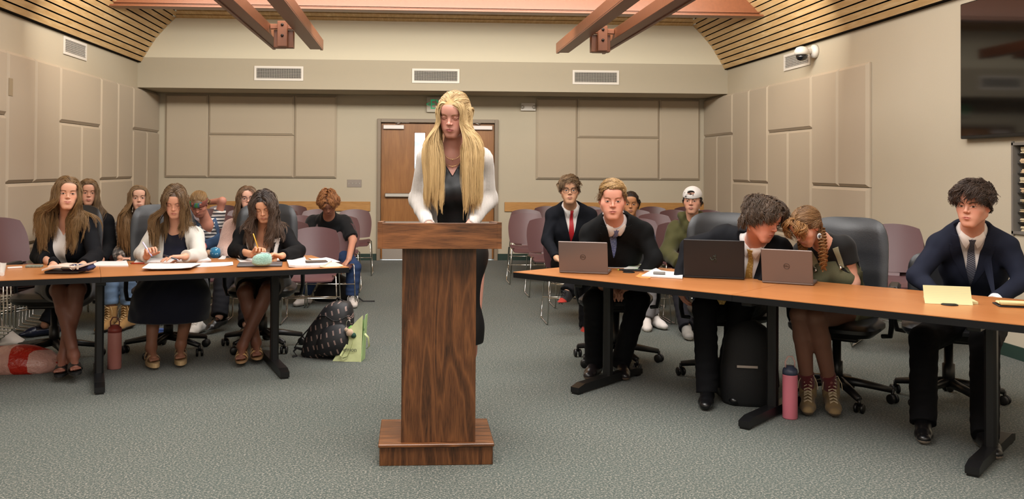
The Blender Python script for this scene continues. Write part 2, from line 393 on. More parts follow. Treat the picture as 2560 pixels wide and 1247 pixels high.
# the outdoor scene past the doors: bright sunlit ground and sky seen through the lights
n = N('daylit_outdoors'); v = n.coord(); f = n.noise(v, 3.5, 3)
em = n.n('ShaderNodeEmission'); n.l(n.ramp(f, [(.42, (.75, .88, 1)), (.5, (1, 1, 1)), (.62, (.35, .55, .62))]), em.inputs[0]); em.inputs[1].default_value = 3.2
n.l(em.outputs[0], n.t.nodes['Material Output'].inputs[0])
quad('exterior', [(-2.5, YB + 1.6, 0), (3.3, YB + 1.6, 0), (3.3, YB + 1.6, 2.9), (-2.5, YB + 1.6, 2.9)], n.m)
# chair rail boards
W_RAIL = m_wood('light_oak_rail', ('#9a6a38', '#b5854c', '#c2935a'), 1.6, 'X', .45, .3, 3, 1., fine=.6)
for x0, x1, lb in ((-3.6, -.66, 'light oak chair rail board on back wall left of the doors'), (1.405, 4.56, 'light oak chair rail board on back wall right of the doors')):
    tag(MB().box(((x0 + x1)/2, YB - .0145, .825), (x1 - x0, .022, .145), bev=.004).build('chair_rail', W_RAIL), lb, 'wall rail')
# ---- vents
W_WHITE = plain('#d9d2c9', .5, kind='white_enamel'); W_VOID = plain('#0d0d0e', .9, kind='duct_dark')
def vent(cx, cz, w, h, M, pos, label):
    """pos: point on the wall; M columns: along wall, out of wall, up"""
    t = thing('air_vent', label, 'vent', pos, 0, 'white air supply grilles')
    def bx(m, x, z, dx, dz, y0, y1): 
        return m.box(M @ Vector((x, (y0 + y1)/2, z)), (dx, abs(y1 - y0), dz), M)
    m = MB(); e = .03
    for x, z, dx, dz in ((0, h/2 - e/2, w, e), (0, -h/2 + e/2, w, e), (-w/2 + e/2, 0, e, h - 2*e), (w/2 - e/2, 0, e, h - 2*e)): bx(m, x, z, dx, dz, .0, .012)
    m.build('vent_frame', W_WHITE, t)
    m = MB(); bx(m, 0, 0, w - 2*e, h - 2*e, 0.0, .001); m.build('vent_backing', W_VOID, t)
    m = MB(); nz = 7
    for i in range(nz):
        z = -h/2 + e + (h - 2*e)*(i + .5)/nz; m.box(M @ Vector((0, .008, z)), (w - 2*e, .009, .0032), M @ Rx(.5))
    k = int(w/.026)
    for i in range(k): bx(m, -w/2 + e + (w - 2*e)*(i + .5)/k, 0, .003, h - 2*e, .002, .005)
    m.build('vent_louvers', W_WHITE, t)
Mb = Matrix(((1, 0, 0), (0, -1, 0), (0, 0, 1))).transposed()
Mb = Matrix(((1, 0, 0), (0, -1, 0), (0, 0, 1)))
vent(0, 0, .69, .205, Mb, (-1.924, YS - .003, 2.752), 'white louvered vent on the soffit, nearest the left wall')
vent(0, 0, .68, .205, Mb, (.308, YS - .003, 2.742), 'white louvered vent at middle of soffit above the standing speaker')
vent(0, 0, .68, .205, Mb, (2.63, YS - .003, 2.749), 'white louvered vent on the soffit, nearest the right wall')
Ml = Matrix(((0, 1, 0), (1, 0, 0), (0, 0, 1))); Mr = Matrix(((0, -1, 0), (1, 0, 0), (0, 0, 1)))
vent(0, 0, .70, .20, Ml, (XL + .003, 10.68, 2.765), 'white louvered vent high on the left wall above the panels')
vent(0, 0, .74, .20, Mr, (XR - .003, 10.64, 2.745), 'white louvered vent high on right wall beside the dome camera')
# dome camera
t = thing('security_camera', 'white dome security camera on bracket high on right wall', 'camera', (XR - .003, 10.12, 2.78))
m = MB().lathe((-.0, 0, 0), [(.075, 0), (.078, .02), (.075, .045), (.05, .06)], 24, Ry(-PI/2)).tube([(-.05, 0, 0), (-.13, 0, .0), (-.17, 0, -.01)], .03, 12).lathe((-.17, 0, -.045), [(.05, -.0), (.082, .01), (.082, .05), (.06, .085), (.02, .1)], 24)
m.build('housing', W_WHITE, t)
MB().lathe((-.17, 0, -.05), [(.01, -.062), (.04, -.052), (.06, -.03), (.066, 0)], 24).build('dome', plain('#15161a', .08, spec=.8, kind='smoked_dome'), t)
# exit sign, text built as mesh
def text(s, size, pos, M, mat, name, parent=None, ext=.001, font_scale=(1, 1), align='CENTER'):
    cu = bpy.data.curves.new(name, 'FONT'); cu.body = s; cu.size = size; cu.extrude = ext; cu.align_x = align; cu.align_y = 'CENTER'; cu.resolution_u = 3
    o = bpy.data.objects.new('tmp', cu); C.objects.link(o); dg = bpy.context.evaluated_depsgraph_get(); me = bpy.data.meshes.new_from_object(o.evaluated_get(dg))
    bpy.data.objects.remove(o); me.transform(Matrix.Diagonal((font_scale[0], font_scale[1], 1, 1))); me.transform(M.to_4x4()); me.transform(Matrix.Translation(pos))
    me.materials.clear(); q = bpy.data.objects.new(name, me); C.objects.link(q); me.materials.append(mat)
    if parent is not None: q.parent = parent
    return q
MT = Matrix(((1, 0, 0), (0, 0, -1), (0, 1, 0)))          # text upright facing the camera
n = N('exit_green'); n.b.inputs['Emission Color'].default_value = (*lin('#1f9a63'), 1); n.b.inputs['Emission Strength'].default_value = .55; n.col(lin('#1c8a58')); GRN = n.set(.5)
t = thing('exit_sign', 'lit white exit sign with green letters above the double doors', 'sign', (.40, YB - .03, 2.392))
MB().box((0, 0, 0), (.42, .05, .235), bev=.006).build('housing', plain('#b5ab98', .4, kind='sign_white'), t)
text('EXIT', .20, (.012, -.027, -.002), MT, GRN, 'lettering', t, .002, (.82, 1.05))
text('<', .12, (-.185, -.027, 0), MT, GRN, 'arrow', t, .002)
# emergency light and switches
t = thing('emergency_light', 'white twin head emergency light box above and right of doors', 'light', (1.76, YB - .03, 2.37))
MB().prism([(-.115, -.055), (.115, -.055), (.105, .06), (-.105, .06)], (0, .03, 0), (1, 0, 0), (0, 0, 1), (0, -.06, 0)).build('housing', W_WHITE, t)
for s in (-1, 1): MB().lathe((s*.09, -.03, -.002), [(.026, 0), (.028, .01), (.02, .02)], 16, Rx(PI/2)).build('lamp_head', plain('#a9a196', .3, .2), t)
t = thing('light_switch_plate', 'steel four gang light switch plate on wall left of doors', 'light switch', (-.907, YB - .001, 1.175))
MB().box((0, -.003, 0), (.22, .006, .115), bev=.002).build('plate', plain('#8f857c', .4, .6), t)
for i in range(4): MB().box((-.08 + i*.0533, -.012, 0), (.01, .014, .022), Rx(.3)).build('toggle', plain('#c8c0b4', .5), t)
# ---- steel beams
W_STEEL = plain('#7f4c31', .36, .0, spec=.55, var=.06, kind='copper_painted_steel')
def beam(x0, x1, y0, y1, z0, z1, label, name='steel_beam'):
    m = MB().box(((x0 + x1)/2, (y0 + y1)/2, (z0 + z1)/2), (x1 - x0, y1 - y0, z1 - z0), bev=.006)
    return m
t = thing('cross_beam', 'long copper painted steel beam spanning the room under slats', 'beam', (.34, 11.0, 3.30))
beam(-4.0, 3.93, -.06, .06, .03, .33, '').build('web', W_STEEL, t)
MB().box((-.035, -.03, .012), (7.93, .20, .02), bev=.003).build('flange', W_STEEL, t); MB().box((-.035, -.03, .052), (7.93, .16, .012)).build('lip', W_STEEL, t)
for x0, nm in ((-1.634, 'left'), (1.661, 'right')):
    for q, (a, w) in enumerate(((0, .153), (.425, .155))):
        where = ('outer' if (q == 0) == (nm == 'left') else 'inner')
        t = thing('truss_beam', f'{where} copper steel beam of the {nm} pair running overhead', 'beam', (x0 + a + w/2, 10.6, 2.785), 0, 'paired copper roof truss beams')
        MB().box((0, -5.6, .056), (w, 11.2, .112), bev=.004).build('channel', W_STEEL, t)
        MB().box((w/2 - .018 if q else -w/2 + .018, -5.6, -.004), (.03, 11.2, .012)).build('lip', W_STEEL, t)
    xc = x0 + .29; yb = 9.35
    t = thing('beam_bracket', f'bolted copper steel bracket between {nm} pair of beams', 'bracket', (xc, yb, 2.66))
    MB().box((0, 0, .12), (.10, .05, .26), bev=.004).box((.0, .05, .2), (.26, .06, .05), bev=.003).box((.0, .12, .08), (.2, .10, .18), bev=.004).build('plate', W_STEEL, t)
    for z in (.10, .21): MB().lathe((0, -.024, z), [(.016, 0), (.016, .012), (.008, .018)], 6, Rx(PI/2)).build('bolt', plain('#3a3430', .4, .8), t)
# ---- television
t = thing('television', 'large black wall mounted television high on right wall', 'television', (XR - .03, 6.28, 2.25))
MB().box((0, 0, 0), (.055, 2.02, 1.12), bev=.006).build('casing', plain('#0c0c0d', .4, kind='tv_plastic'), t)
MB().box((-.029, 0, .008), (.002, 1.99, 1.085)).build('screen', plain('#050506', .06, spec=.6, kind='tv_glass'), t)
# ---- magazine rack recessed in the right wall
t = thing('paper_rack', 'grey metal literature rack with stacked papers set into right wall', 'shelf', (XR, (RY0 + RY1)/2, RZ0))
W = RY1 - RY0; H = RZ1 - RZ0; mg = plain('#8d8882', .45, .5, kind='rack_grey')
fr = MB()
for y, z, dy, dz in ((-W/2, H/2, .02, H + .04), (W/2, H/2, .02, H + .04), (0, 0, W + .02, .02), (0, H, W + .02, .02)): fr.box((.12, y, z), (.27, dy, dz))
fr.build('case', mg, t); NS = 9
for i in range(1, NS): MB().box((.15, 0, H*i/NS), (.26, W - .03, .008)).build('shelf', plain('#1c1a19', .5), t)
random.seed(5)
for i in range(NS):
    hh = random.uniform(.02, .048); zz = RZ0 + H*i/NS + (.012 if i == 0 else .004)
    o = MB()
    for k in range(5): o.box((random.uniform(-.008, .008), random.uniform(-.006, .006), hh*(k + .5)/5), (.2, .30, hh/5*.85))
    b = o.build('paper_stack', plain(random.choice(['#d9c9a6', '#c9b48d', '#d7ba94', '#cdbf9f']), .8), org=None); b.location = (XR + .12, RY1 - .2, zz)
    tag(b, f'stack of papers on shelf number {["one","two","three","four","five","six","seven","eight","nine"][i]} from bottom of wall rack', 'papers', 'paper stacks in the wall rack')
# ------------------------------------------------------------------ lectern
W_OAK_V = m_wood('dark_oak_veneer_upright', ('#26150c', '#4a2b18', '#74492a'), 3.4, 'Z', .33, .45, 16, 2.0, fine=.42)
W_OAK_H = m_wood('dark_oak_veneer_level', ('#2c180d', '#54321c', '#83522f'), 3.4, 'X', .33, .45, 16, 2.0, fine=.42)
t = thing('lectern', 'dark oak veneer lectern standing alone in the middle of the carpet', 'lectern', (.118, 4.60, 0))
lx = .118; R5 = Matrix.Identity(3)
MB().box((0, 0, .047), (.545, .425, .094), bev=.002).build('plinth', W_OAK_V, t)
MB().box((0, -.005, .097), (.556, .44, .016), bev=.003).build('plinth_top', W_OAK_H, t)
m = MB(); m.box((.009, -.185, .575), (.358, .02, .94), bev=.001); m.box((-.161, .005, .575), (.018, .36, .94)); m.box((.179, .005, .575), (.018, .36, .94)); m.build('column', W_OAK_V, t)
m = MB(); yt = -.29
m.box((.008, yt + .01, 1.105), (.545, .02, .122), bev=.001); m.build('front_board', W_OAK_H, t)
for x in (-.275, .291): 
    MB().prism([(0, -.06), (.46, -.06), (.46, .045), (0, .066)], (x - .011, yt, 1.104), (0, 1, 0), (0, 0, 1), (.022, 0, 0)).build('side_board', W_OAK_H, t)
MB().box((.008, yt + .235, 1.06), (.53, .43, .018)).build('reading_shelf', W_OAK_H, t)
# ------------------------------------------------------------------ tables
W_TOP = m_wood('cherry_laminate', ('#8d542b', '#a26536', '#b27544'), 1.5, 'X', .33, .5, 4, 1.2, fine=.35)
W_BLK = plain('#070708', .6, spec=.25, kind='black_vinyl_edge'); W_BLM = plain('#0a0a0c', .42, .1, kind='black_powder_coat')
TD = .92
def table(loc, rz, L, legs, label, clip=0):
    t = thing('conference_table', label, 'table', loc, rz)
    bev = .012; pts = [(0, 0), (L, 0), (L - (clip if clip > 0 else 0), TD), (-(clip if clip < 0 else 0), TD)]
    MB().prism([(x, y) for x, y in pts], (0, 0, .7385), (1, 0, 0), (0, 1, 0), (0, 0, .0035)).build('tabletop', W_TOP, t)
    MB().prism([(x, y) for x, y in pts], (0, 0, .704), (1, 0, 0), (0, 1, 0), (0, 0, .034)).build('edge_band', W_BLK, t)
    for s in legs:
        l = MB().box((s, .44, .37), (.056, .062, .66), bev=.012).box((s, .44, .685), (.06, .7, .026), bev=.004).build('leg', W_BLM, t)
        m = MB().prism([(.06, 0.012), (.06, .045), (.13, .062), (.75, .062), (.83, .045), (.83, .012)], (s - .031, 0, 0), (0, 1, 0), (0, 0, 1), (.062, 0, 0)).box((s, .09, .006), (.05, .05, .012)).box((s, .79, .006), (.05, .05, .012))
        m.build('foot', W_BLM, l)
    return t
AL, AR = math.radians(19.4), math.radians(-45.2)
TLo, TRo = Vector((-1.924, 5.757, 0)), Vector((.662, 5.999, 0))
dL, dR = Vector((math.cos(AL), math.sin(AL), 0)), Vector((math.cos(AR), math.sin(AR), 0))
table(TLo, AL, 1.577, (.0, 1.155), 'left conference table with cherry top, right of the seam, holding mint pencil case', .05)
table(TLo - dL*1.56, AL, 1.558, (.45,), 'left conference table with cherry top cut off by the frame edge')
table(TRo, AR, 1.54, (.455,), 'right conference table with cherry top holding the two laptops nearest the lectern', -.12)
table(TRo + dR*1.542, AR, 1.75, (.04, 1.165), 'right conference table with cherry top holding yellow legal pads')
# ------------------------------------------------------------------ stacking chairs
W_PLUM = plain('#583b3d', .38, spec=.5, bump=.04, bs=500, kind='plum_plastic'); W_CHR = plain('#c9c6c0', .16, 1.0, kind='chrome_rod')
def shell_back():
    rows = []; n = 17
    for i in range(15):
        vv = 2*i/14 - 1; k = .62 if vv > 0 else .34; r = []
        for q in range(n):
            s = 2*q/(n - 1) - 1; a = s*math.sqrt(1 - .5*k*vv*vv)/math.sqrt(1 - .0*k); b = vv*math.sqrt(1 - .5*k*s*s); v = (b + 1)/2
            r.append((.232*a, .225 + .09*v + .02*math.sin(v*PI*.5) - .05*a*a, .465 + .385*v))
        rows.append(r)
    return MB().grid(rows, True, (0, .011, 0))
def make_chair():
    t = thing('stacking_chair', 'x', 'chair')
    b = shell_back().build('backrest', W_PLUM, t)
    rows = []
    for i in range(11):
        v = i/10; y = -.215 + .43*v; w = .225*(1 - .12*(2*v - 1)**4)
        rows.append([(w*s, y, .445 - .012*math.cos(v*PI) - .02*(1 - s*s)*(.4 + .6*v) - (.03*(1 - v*5) if v < .2 else 0)) for s in [k/5 - 1 for k in range(11)]])
    MB().grid(rows, True, (0, 0, -.012)).build('seat', W_PLUM, t)
    MB().grid([[(x, .19 + .055*v, .425 + .085*v*v) for x in (-.06, -.02, .02, .06)] for v in (0, .25, .5, .75, 1)], True, (0, .012, 0)).build('neck', W_PLUM, t)
    for s in (-1, 1):
        x = s*.235; pts = [(s*.20, .10, .435), (x - s*.004, .13, .435), (x, .15, .425), (x + s*.02, .20, .02), (x + s*.022, .18, .009), (x + s*.022, -.20, .009), (x + s*.02, -.225, .02), (x, -.18, .425), (x - s*.004, -.165, .437), (s*.2, -.15, .437)]
        MB().tube(pts, .0065, 8).build('leg_frame', W_CHR, t)
    for y, z in ((-.205, .24), (.17, .20)): MB().tube([(-.242, y, z), (.242, y, z)], .0055, 8).build('crossbar', W_CHR, t)
    return t
chair0 = make_chair(); _first = [True]
def place_chair(x, y, rz, label, z=0., group='plum plastic stacking chairs', tilt=0.):
    if _first[0]:
        _first[0] = False; chair0.location = (x, y, z); chair0.rotation_euler = (0, 0, rz); chair0['label'] = label; chair0['group'] = group; return chair0
    r = dup(chair0, (x, y, z), rz, label, group); return r
# rows on the right half; (row name, distance, list of pixel centres of the backrest, names)
def row(Yb, us, name, side, who=None):
    for i, u in enumerate(us):
        p = at(u, 520, Yb - .25); nth = ['first', 'second', 'third', 'fourth', 'fifth', 'sixth', 'seventh'][i]
        w = (who or {}).get(i, '')
        place_chair(p.x, p.y - .05, 0, f'plum plastic chair in {name} row of {side} seating, {nth} from the aisle{w}')
row(8.75, [1427, 1592, 1735], 'front', 'right')
row(9.72, [1440, 1574, 1706, 1850], 'second', 'right')
row(10.5, [1373, 1490, 1610, 1735], 'third', 'right')
row(11.6, [1321, 1430, 1540, 1647, 1755, 1860], 'fourth', 'right')
row(12.7, [1320, 1415, 1515, 1600, 1697, 1783], 'fifth', 'right')
row(13.75, [1375, 1483, 1560, 1642, 1730], 'back', 'right')
row(8.80, [783, 645, 497, 347, 215], 'front', 'left')
row(9.80, [833, 716, 600, 470, 340], 'second', 'left')
row(10.9, [848, 742, 640, 540, 430], 'third', 'left')
row(12.5, [884, 790, 700, 600, 510, 420], 'fourth', 'left')
row(13.75, [727, 640, 550, 460], 'back', 'left')
# stacks against the side walls
def stack(x, y, rz, n, side):
    f = Vector((math.sin(rz), -math.cos(rz), 0))
    for i in range(n):
        w = ['bottom', 'second', 'third', 'fourth', 'fifth', 'topmost'][i]
        place_chair(x + f.x*.042*i, y + f.y*.042*i, rz, f'plum plastic chair in stack by {side} wall, {w} of the stack', z=.028*i, group=f'stacked chairs by the {side} wall')
stack(-3.36, 7.75, math.radians(62), 6, 'left')
stack(3.86, 7.15, math.radians(-38), 6, 'right')
place_chair(-3.45, 9.15, math.radians(20), 'single plum plastic chair against left wall behind the stack')
# ------------------------------------------------------------------ office chairs
def m_leather():
    n = N('black_leather'); v = n.coord(); f = n.noise(v, 160, 2); g = n.noise(v, 7, 3)
    n.col(n.ramp(g, [(.3, lin('#0f1012')), (.7, lin('#1b1c20'))])); n.bump(f, .18, .002); return n.set(.36, spec=.5)
W_LEA = m_leather(); W_CH2 = plain('#101012', .4, kind='chair_nylon')
def pad(cx, cz, w, h, t, y0, curve=.0, lean=.0, nx=17, nz=15, puff=.03, seams=()):
    """upholstered pad standing in the xz plane, back face at y0 + t"""
    F, B = [], []
    for j in range(nz):
        v = 2*j/(nz - 1) - 1; rf, rb = [], []
        for i in range(nx):
            u = 2*i/(nx - 1) - 1
            r = max(abs(u), abs(v)); sq = (1 - .5*abs(u*v)**3*.36)
            X = cx + w/2*u*(1 - .16*abs(v)**5); Z = cz + h/2*v*(1 - .12*abs(u)**5)
            e = (1 - abs(u)**6)*(1 - abs(v)**6); g = sum(.012*math.exp(-((v - sv)/.045)**2) for sv in seams)
            yy = lean*(v + 1)/2*h - curve*u*u
            rf.append((X, y0 + yy - puff*e**.5 - t/2*0 + g*e, Z)); rb.append((X, y0 + yy + t*(.35 + .65*e**.5), Z))
        F.append(rf); B.append(rb)
    m = MB().grid(F); b = len(m.v); m.grid([r[::-1] for r in B])
    per = [(0, i) for i in range(nx)] + [(j, nx - 1) for j in range(1, nz)] + [(nz - 1, i) for i in range(nx - 2, -1, -1)] + [(j, 0) for j in range(nz - 2, 0, -1)]
    k = len(per); m.add([F[j][i] for j, i in per] + [B[j][i] for j, i in per], [(q, (q + 1) % k, k + (q + 1) % k, k + q) for q in range(k)], True)
    return m
def make_office(low=False):
    t = thing('office_chair', 'x', 'chair')
    (pad(0, .70, .46, .40, .05, .25, .05, .12) if low else pad(0, .80, .50, .64, .05, .25, .05, .16, seams=(.18, -.35))).build('backrest', W_LEA, t)
    m = pad(0, 0, .52, .52, .06, 0, .0, 0, puff=.035)
    m.v = [(x, z, .475 - y) for x, y, z in m.v]; m.build('seat', W_LEA, t)
    for s in (-1, 1):
        a = MB().tube([(s*.24, .12, .40), (s*.29, .10, .41), (s*.305, .06, .48), (s*.305, .02, .66), (s*.30, .0, .685)], [.014, .016, .016, .018, .018], 8).box((s*.30, -.04, .697), (.07, .29, .035), bev=.016)
        a.build('armrest', W_CH2, t)
    MB().box((0, .0, .40), (.30, .26, .03), bev=.01).tube([(0, .2, .39), (0, .29, .45), (0, .30, .6)], .022, 8).build('mechanism', W_CH2, t)
    MB().lathe((0, 0, 0), [(.036, .10), (.036, .24), (.026, .245), (.026, .39)], 20).build('gas_lift', W_CH2, t)
    for k in range(5):
        a = k*2*PI/5 + .3; c, s = math.cos(a), math.sin(a)
        l = MB().tube([(c*.02, s*.02, .125), (c*.15, s*.15, .112), (c*.315, s*.315, .082)], [.034, .027, .02], 8, flat=.8).build('base_arm', W_CH2, t)
        M = Rz(a + .8); q = Vector((c*.318, s*.318, 0)); m = MB()
        for d in (-.018, .018): m.lathe(q + M @ Vector((d - .008, 0, .03)), [(.024, 0), (.03, .004), (.03, .014), (.024, .018)], 18, M @ Ry(PI/2))
        m.tube([q + Vector((0, 0, .04)), q + Vector((0, 0, .085))], .010, 8); m.build('caster', W_CH2, l)
    return t
_op = {}
def office(x, y, rz, label, low=False):
    if low not in _op:
        _op[low] = o = make_office(low); o.location = (x, y, 0); o.rotation_euler = (0, 0, rz); tag(o, label, None, 'black leather office chairs'); return o
    return dup(_op[low], (x, y, 0), rz, label, 'black leather office chairs')
office(-2.64, 6.90, math.radians(0), 'black leather office chair under the smiling person in black blazer')
office(-1.87, 7.12, math.radians(24), 'black leather office chair under the person in white cardigan')
office(-1.18, 7.28, math.radians(4), 'black leather office chair under person in white trimmed black blazer')
office(1.50, 6.66, math.radians(-20), 'black leather office chair under the person in blue tie', True)
office(2.13, 6.06, math.radians(-12), 'black leather office chair under the person leaning over in gold tie')
office(2.64, 5.54, math.radians(-38), 'black leather office chair under the person in green overalls')
office(3.30, 5.44, math.radians(-30), 'black leather office chair under the curly haired person in navy suit', True)
# ------------------------------------------------------------------ things on the tables
TZ = .742
def m_paper(name, base, ink=.25, freq=220):
    n = N(name); v = n.coord((1, 1, 1)); w = n.n('ShaderNodeTexWave', wave_type='BANDS', bands_direction='Y'); w.inputs['Scale'].default_value = 30; w.inputs['Distortion'].default_value = .0
    n.l(v, w.inputs['Vector']); f = n.noise(v, 260, 2, .6)
    a = n.ramp(w.outputs['Fac'], [(.5, (0, 0, 0)), (.62, (1, 1, 1))]); b = n.ramp(f, [(.48, (0, 0, 0)), (.55, (ink, ink, ink))])
    n.col(n.mix(n.mix(1, a, b, 'MULTIPLY'), lin(base), lin('#6a6a6e'))); return n.set(.8, spec=.2)
PAPER = m_paper('printed_paper', '#cfcac8'); BLANK = plain('#cfcbc9', .8, spec=.2, kind='blank_paper'); LEGAL = plain('#c3bb8c', .8, spec=.2, kind='yellow_legal_paper')
def sheet(pts, label, mat=None, z=TZ, th=.0018, name='paper_sheet', cat='paper', group='papers on the tables', curl=.006, n=6):
    """a sheet or thin stack whose four corners (near left, near right, far right, far left) are sighted on the table"""
    P = [atz(u, v, z) for u, v in pts]; rows = []
    for i in range(n):
        a = i/(n - 1); r = []
        for j in range(n):
            b = j/(n - 1); p = (P[0]*(1 - b) + P[1]*b)*(1 - a) + (P[3]*(1 - b) + P[2]*b)*a
            r.append(p + Vector((0, 0, th + curl*(abs(2*b - 1)**4)*(.5 + .5*math.sin(3*a + len(label))))))
        rows.append(r)
    c = sum(P, Vector())/4
    m = MB().grid(rows, True, (0, 0, -th)); o = m.build(name, mat or PAPER, org=c)
    return tag(o, label, cat, group)
def laptop(c1, c2, h, label, col, open_=True, depth=.21, tilt=12, z=TZ, logo=None, up=None):
    p1, p2 = atz(*c1, z), atz(*c2, z); ex = (p2 - p1); w = ex.length; ex.normalize(); a = math.atan2(ex.y, ex.x)
    t = thing('laptop', label, 'laptop', (p1 + p2)/2 + Vector((0, 0, .001)), a)
    alu = plain(col, .42, .35, kind='laptop_shell'); dk = plain('#141416', .5)
    MB().box((0, depth/2, .008), (w, depth, .015), bev=.004).build('base', alu, t)
    if open_:
        MB().box((0, depth*.46, .0165), (w*.88, depth*.42, .003)).build('keyboard', dk, t)
        M = Rx(math.radians(tilt)); k = MB(); k.box(Vector((0, .004, .012)) + M @ Vector((0, 0, h/2)), (w, .008, h), M, bev=.0035)
        lid = k.build('lid', alu, t); MB().box(Vector((0, .004, .012)) + M @ Vector((0, .005, h/2)), (w*.96, .002, h*.93), M).build('screen', plain('#0a0b0d', .15), t)
        Mq = M @ MT; ctr = Vector((0, .004, .012)) + M @ Vector((0, -.0048, h*.5))
        if logo == 'DELL':
            lm = plain('#3a322e', .25, .6, kind='laptop_emblem')
            MB().tube([ctr + M @ Vector((.0165*math.cos(q*PI/12), 0, .0165*math.sin(q*PI/12))) for q in range(24)], .0011, 6, closed=True).build('emblem', lm, lid)
            text('DELL', .0115, ctr, Mq, lm, 'emblem', lid, .0004, (1.05, 1.1))
        elif logo == 'snakes':
            lm = plain('#27352a', .3, .2, kind='laptop_emblem'); m = MB()
            for q in range(3):
                b = math.radians(90 + 120*q); pts = [ctr + M @ Vector(((.004 + .006*s)*math.cos(b + .9*math.sin(s*1.5)), 0, (.004 + .006*s)*math.sin(b + .9*math.sin(s*1.5)))) for s in range(5)]
                m.tube(pts, [.0032, .0028, .0024, .0018, .0008], 6)
            m.build('emblem', lm, lid)
    return t
laptop((1398, 682), (1520, 686.5), .205, 'open grey brown laptop at the lectern end of right tables', '#6f625c', tilt=14, logo='DELL')
laptop((1709, 694), (1861, 700), .235, 'open black laptop, largest of the laptops, in front of gold tie person', '#1e1b1b', tilt=8, logo='snakes', depth=.25)
laptop((1905, 707), (2033, 715), .205, 'open grey brown laptop in front of the person in overalls', '#6f625c', tilt=14, logo='DELL')
laptop((110, 684), (196, 684), .0, 'closed dark grey laptop under the navy pouch on left table', '#4a4a4d', False, .2)
laptop((592, 668.5), (705, 667), .0, 'closed grey laptop under the mint fuzzy pencil case', '#5c5b5d', False, .2)
# left table papers
sheet([(232, 666), (321, 666), (316, 655), (240, 655)], 'folded white paper packet lying across the seam of left tables', BLANK, th=.007)
sheet([(335, 659), (440, 657), (428, 644), (345, 647)], 'white ruled notebook under the writing hands, left half', PAPER, th=.008, name='notebook', cat='notebook')
sheet([(440, 656), (528, 655), (510, 641), (432, 644)], 'white ruled notebook page beside the cardigan sleeve, right half', PAPER, th=.012, name='notebook', cat='notebook')
sheet([(355, 673), (478, 671), (505, 658), (372, 659)], 'loose printed sheets fanned in front of the writing person', PAPER, z=TZ + .0145, th=.003)
sheet([(478, 669), (583, 664), (582, 655), (505, 657)], 'single printed sheet left of the closed grey laptop', PAPER, z=TZ)
sheet([(600, 654.5), (632, 654.5), (640, 646), (590, 646)], 'white sheet half under the mint pencil case', BLANK, z=TZ, curl=.001)
sheet([(545, 648), (563, 648), (566, 640), (556, 640)], 'small white paper scrap by elbow of the white trimmed blazer', BLANK)
sheet([(692, 653), (766, 652), (762, 642), (694, 643)], 'blank white sheet right of the mint pencil case', BLANK)
sheet([(722, 669), (812, 668), (830, 655), (717, 654)], 'thick stack of printed handouts at end of left table', PAPER, th=.014)
sheet([(800, 669), (858, 667), (836, 657), (812, 658)], 'cream writing pad at the right corner of left table', plain('#cfc5a4', .8), th=.005, name='writing_pad')
sheet([(790, 657), (850, 655), (815, 645), (770, 647)], 'white sheet behind the handout stack on left table', BLANK)
def slab_px(c, w, d, h, rz, z, label, name, cat, mat, bev=.003, group=None):
    p = atz(*c, z); M = Rz(rz); o = MB().box((0, 0, h/2), (w, d, h), bev=bev).build(name, mat); o.location = p; o.rotation_euler = (0, 0, rz)
    return tag(o, label, cat, group)
slab_px((791, 655), .15, .075, .010, .25, TZ + .016, 'brown and black cased phone on the handout stack', 'mobile_phone', 'phone', plain('#3c2a20', .35, var=.4), .003)
slab_px((86, 668), .10, .055, .016, .1, TZ, 'grey green calculator on left table beside the folder', 'calculator', 'calculator', plain('#74796d', .5, var=.25, bump=.3, bs=120))
slab_px((37, 671), .012, .09, .012, -1.0, TZ, 'white capped marker pen lying near left end of table', 'marker_pen', 'pen', plain('#d9cfc8', .4))
sheet([(0, 690), (11, 689), (16, 665), (0, 664)], 'crumpled clear and white packet at the frame edge on left table', plain('#c9c2bb', .35, bump=.6, bs=60), th=.02, name='food_packet', cat='packet', group=None)
# folder, navy pouch, keys on the closed laptop
p = atz(172, 679, TZ + .016)
o = MB().box((0, .06, .018), (.19, .12, .036), bev=.016).build('zip_pouch', plain('#1c2348', .8, bump=.3, bs=80, kind='navy_canvas')); o.location = p + Vector((.03, .02, 0)); tag(o, 'navy canvas zip pouch on the closed dark laptop', 'pouch')
rows = [[p + Vector((-.155 + .27*i/7, -.03 + .19*j/5, .020 + .033*(i/7)**1.0 + .01*math.sin(i*.9))) for i in range(8)] for j in range(6)]
tag(MB().grid(rows, True, (0, 0, -.012)).build('paper_folder', plain('#c7b4a6', .7, var=.1)), 'open folder of papers slanting over the navy pouch', 'folder')
t = thing('key_ring', 'bunch of keys on a steel ring lying on navy pouch', 'keys', p + Vector((-.005, -.045, .022)))
MB().tube([(.045 + .017*math.cos(q*PI/8), 0, .012 + .017*math.sin(q*PI/8)) for q in range(16)], .0012, 6, closed=True).build('ring', W_CHR, t)
MB().box((0, 0, .006), (.05, .014, .012), bev=.004).build('key_fob', plain('#4a463f', .4), t); MB().box((.075, 0, .014), (.012, .008, .034), bev=.002).build('key', plain('#cfcac2', .4, .4), t)
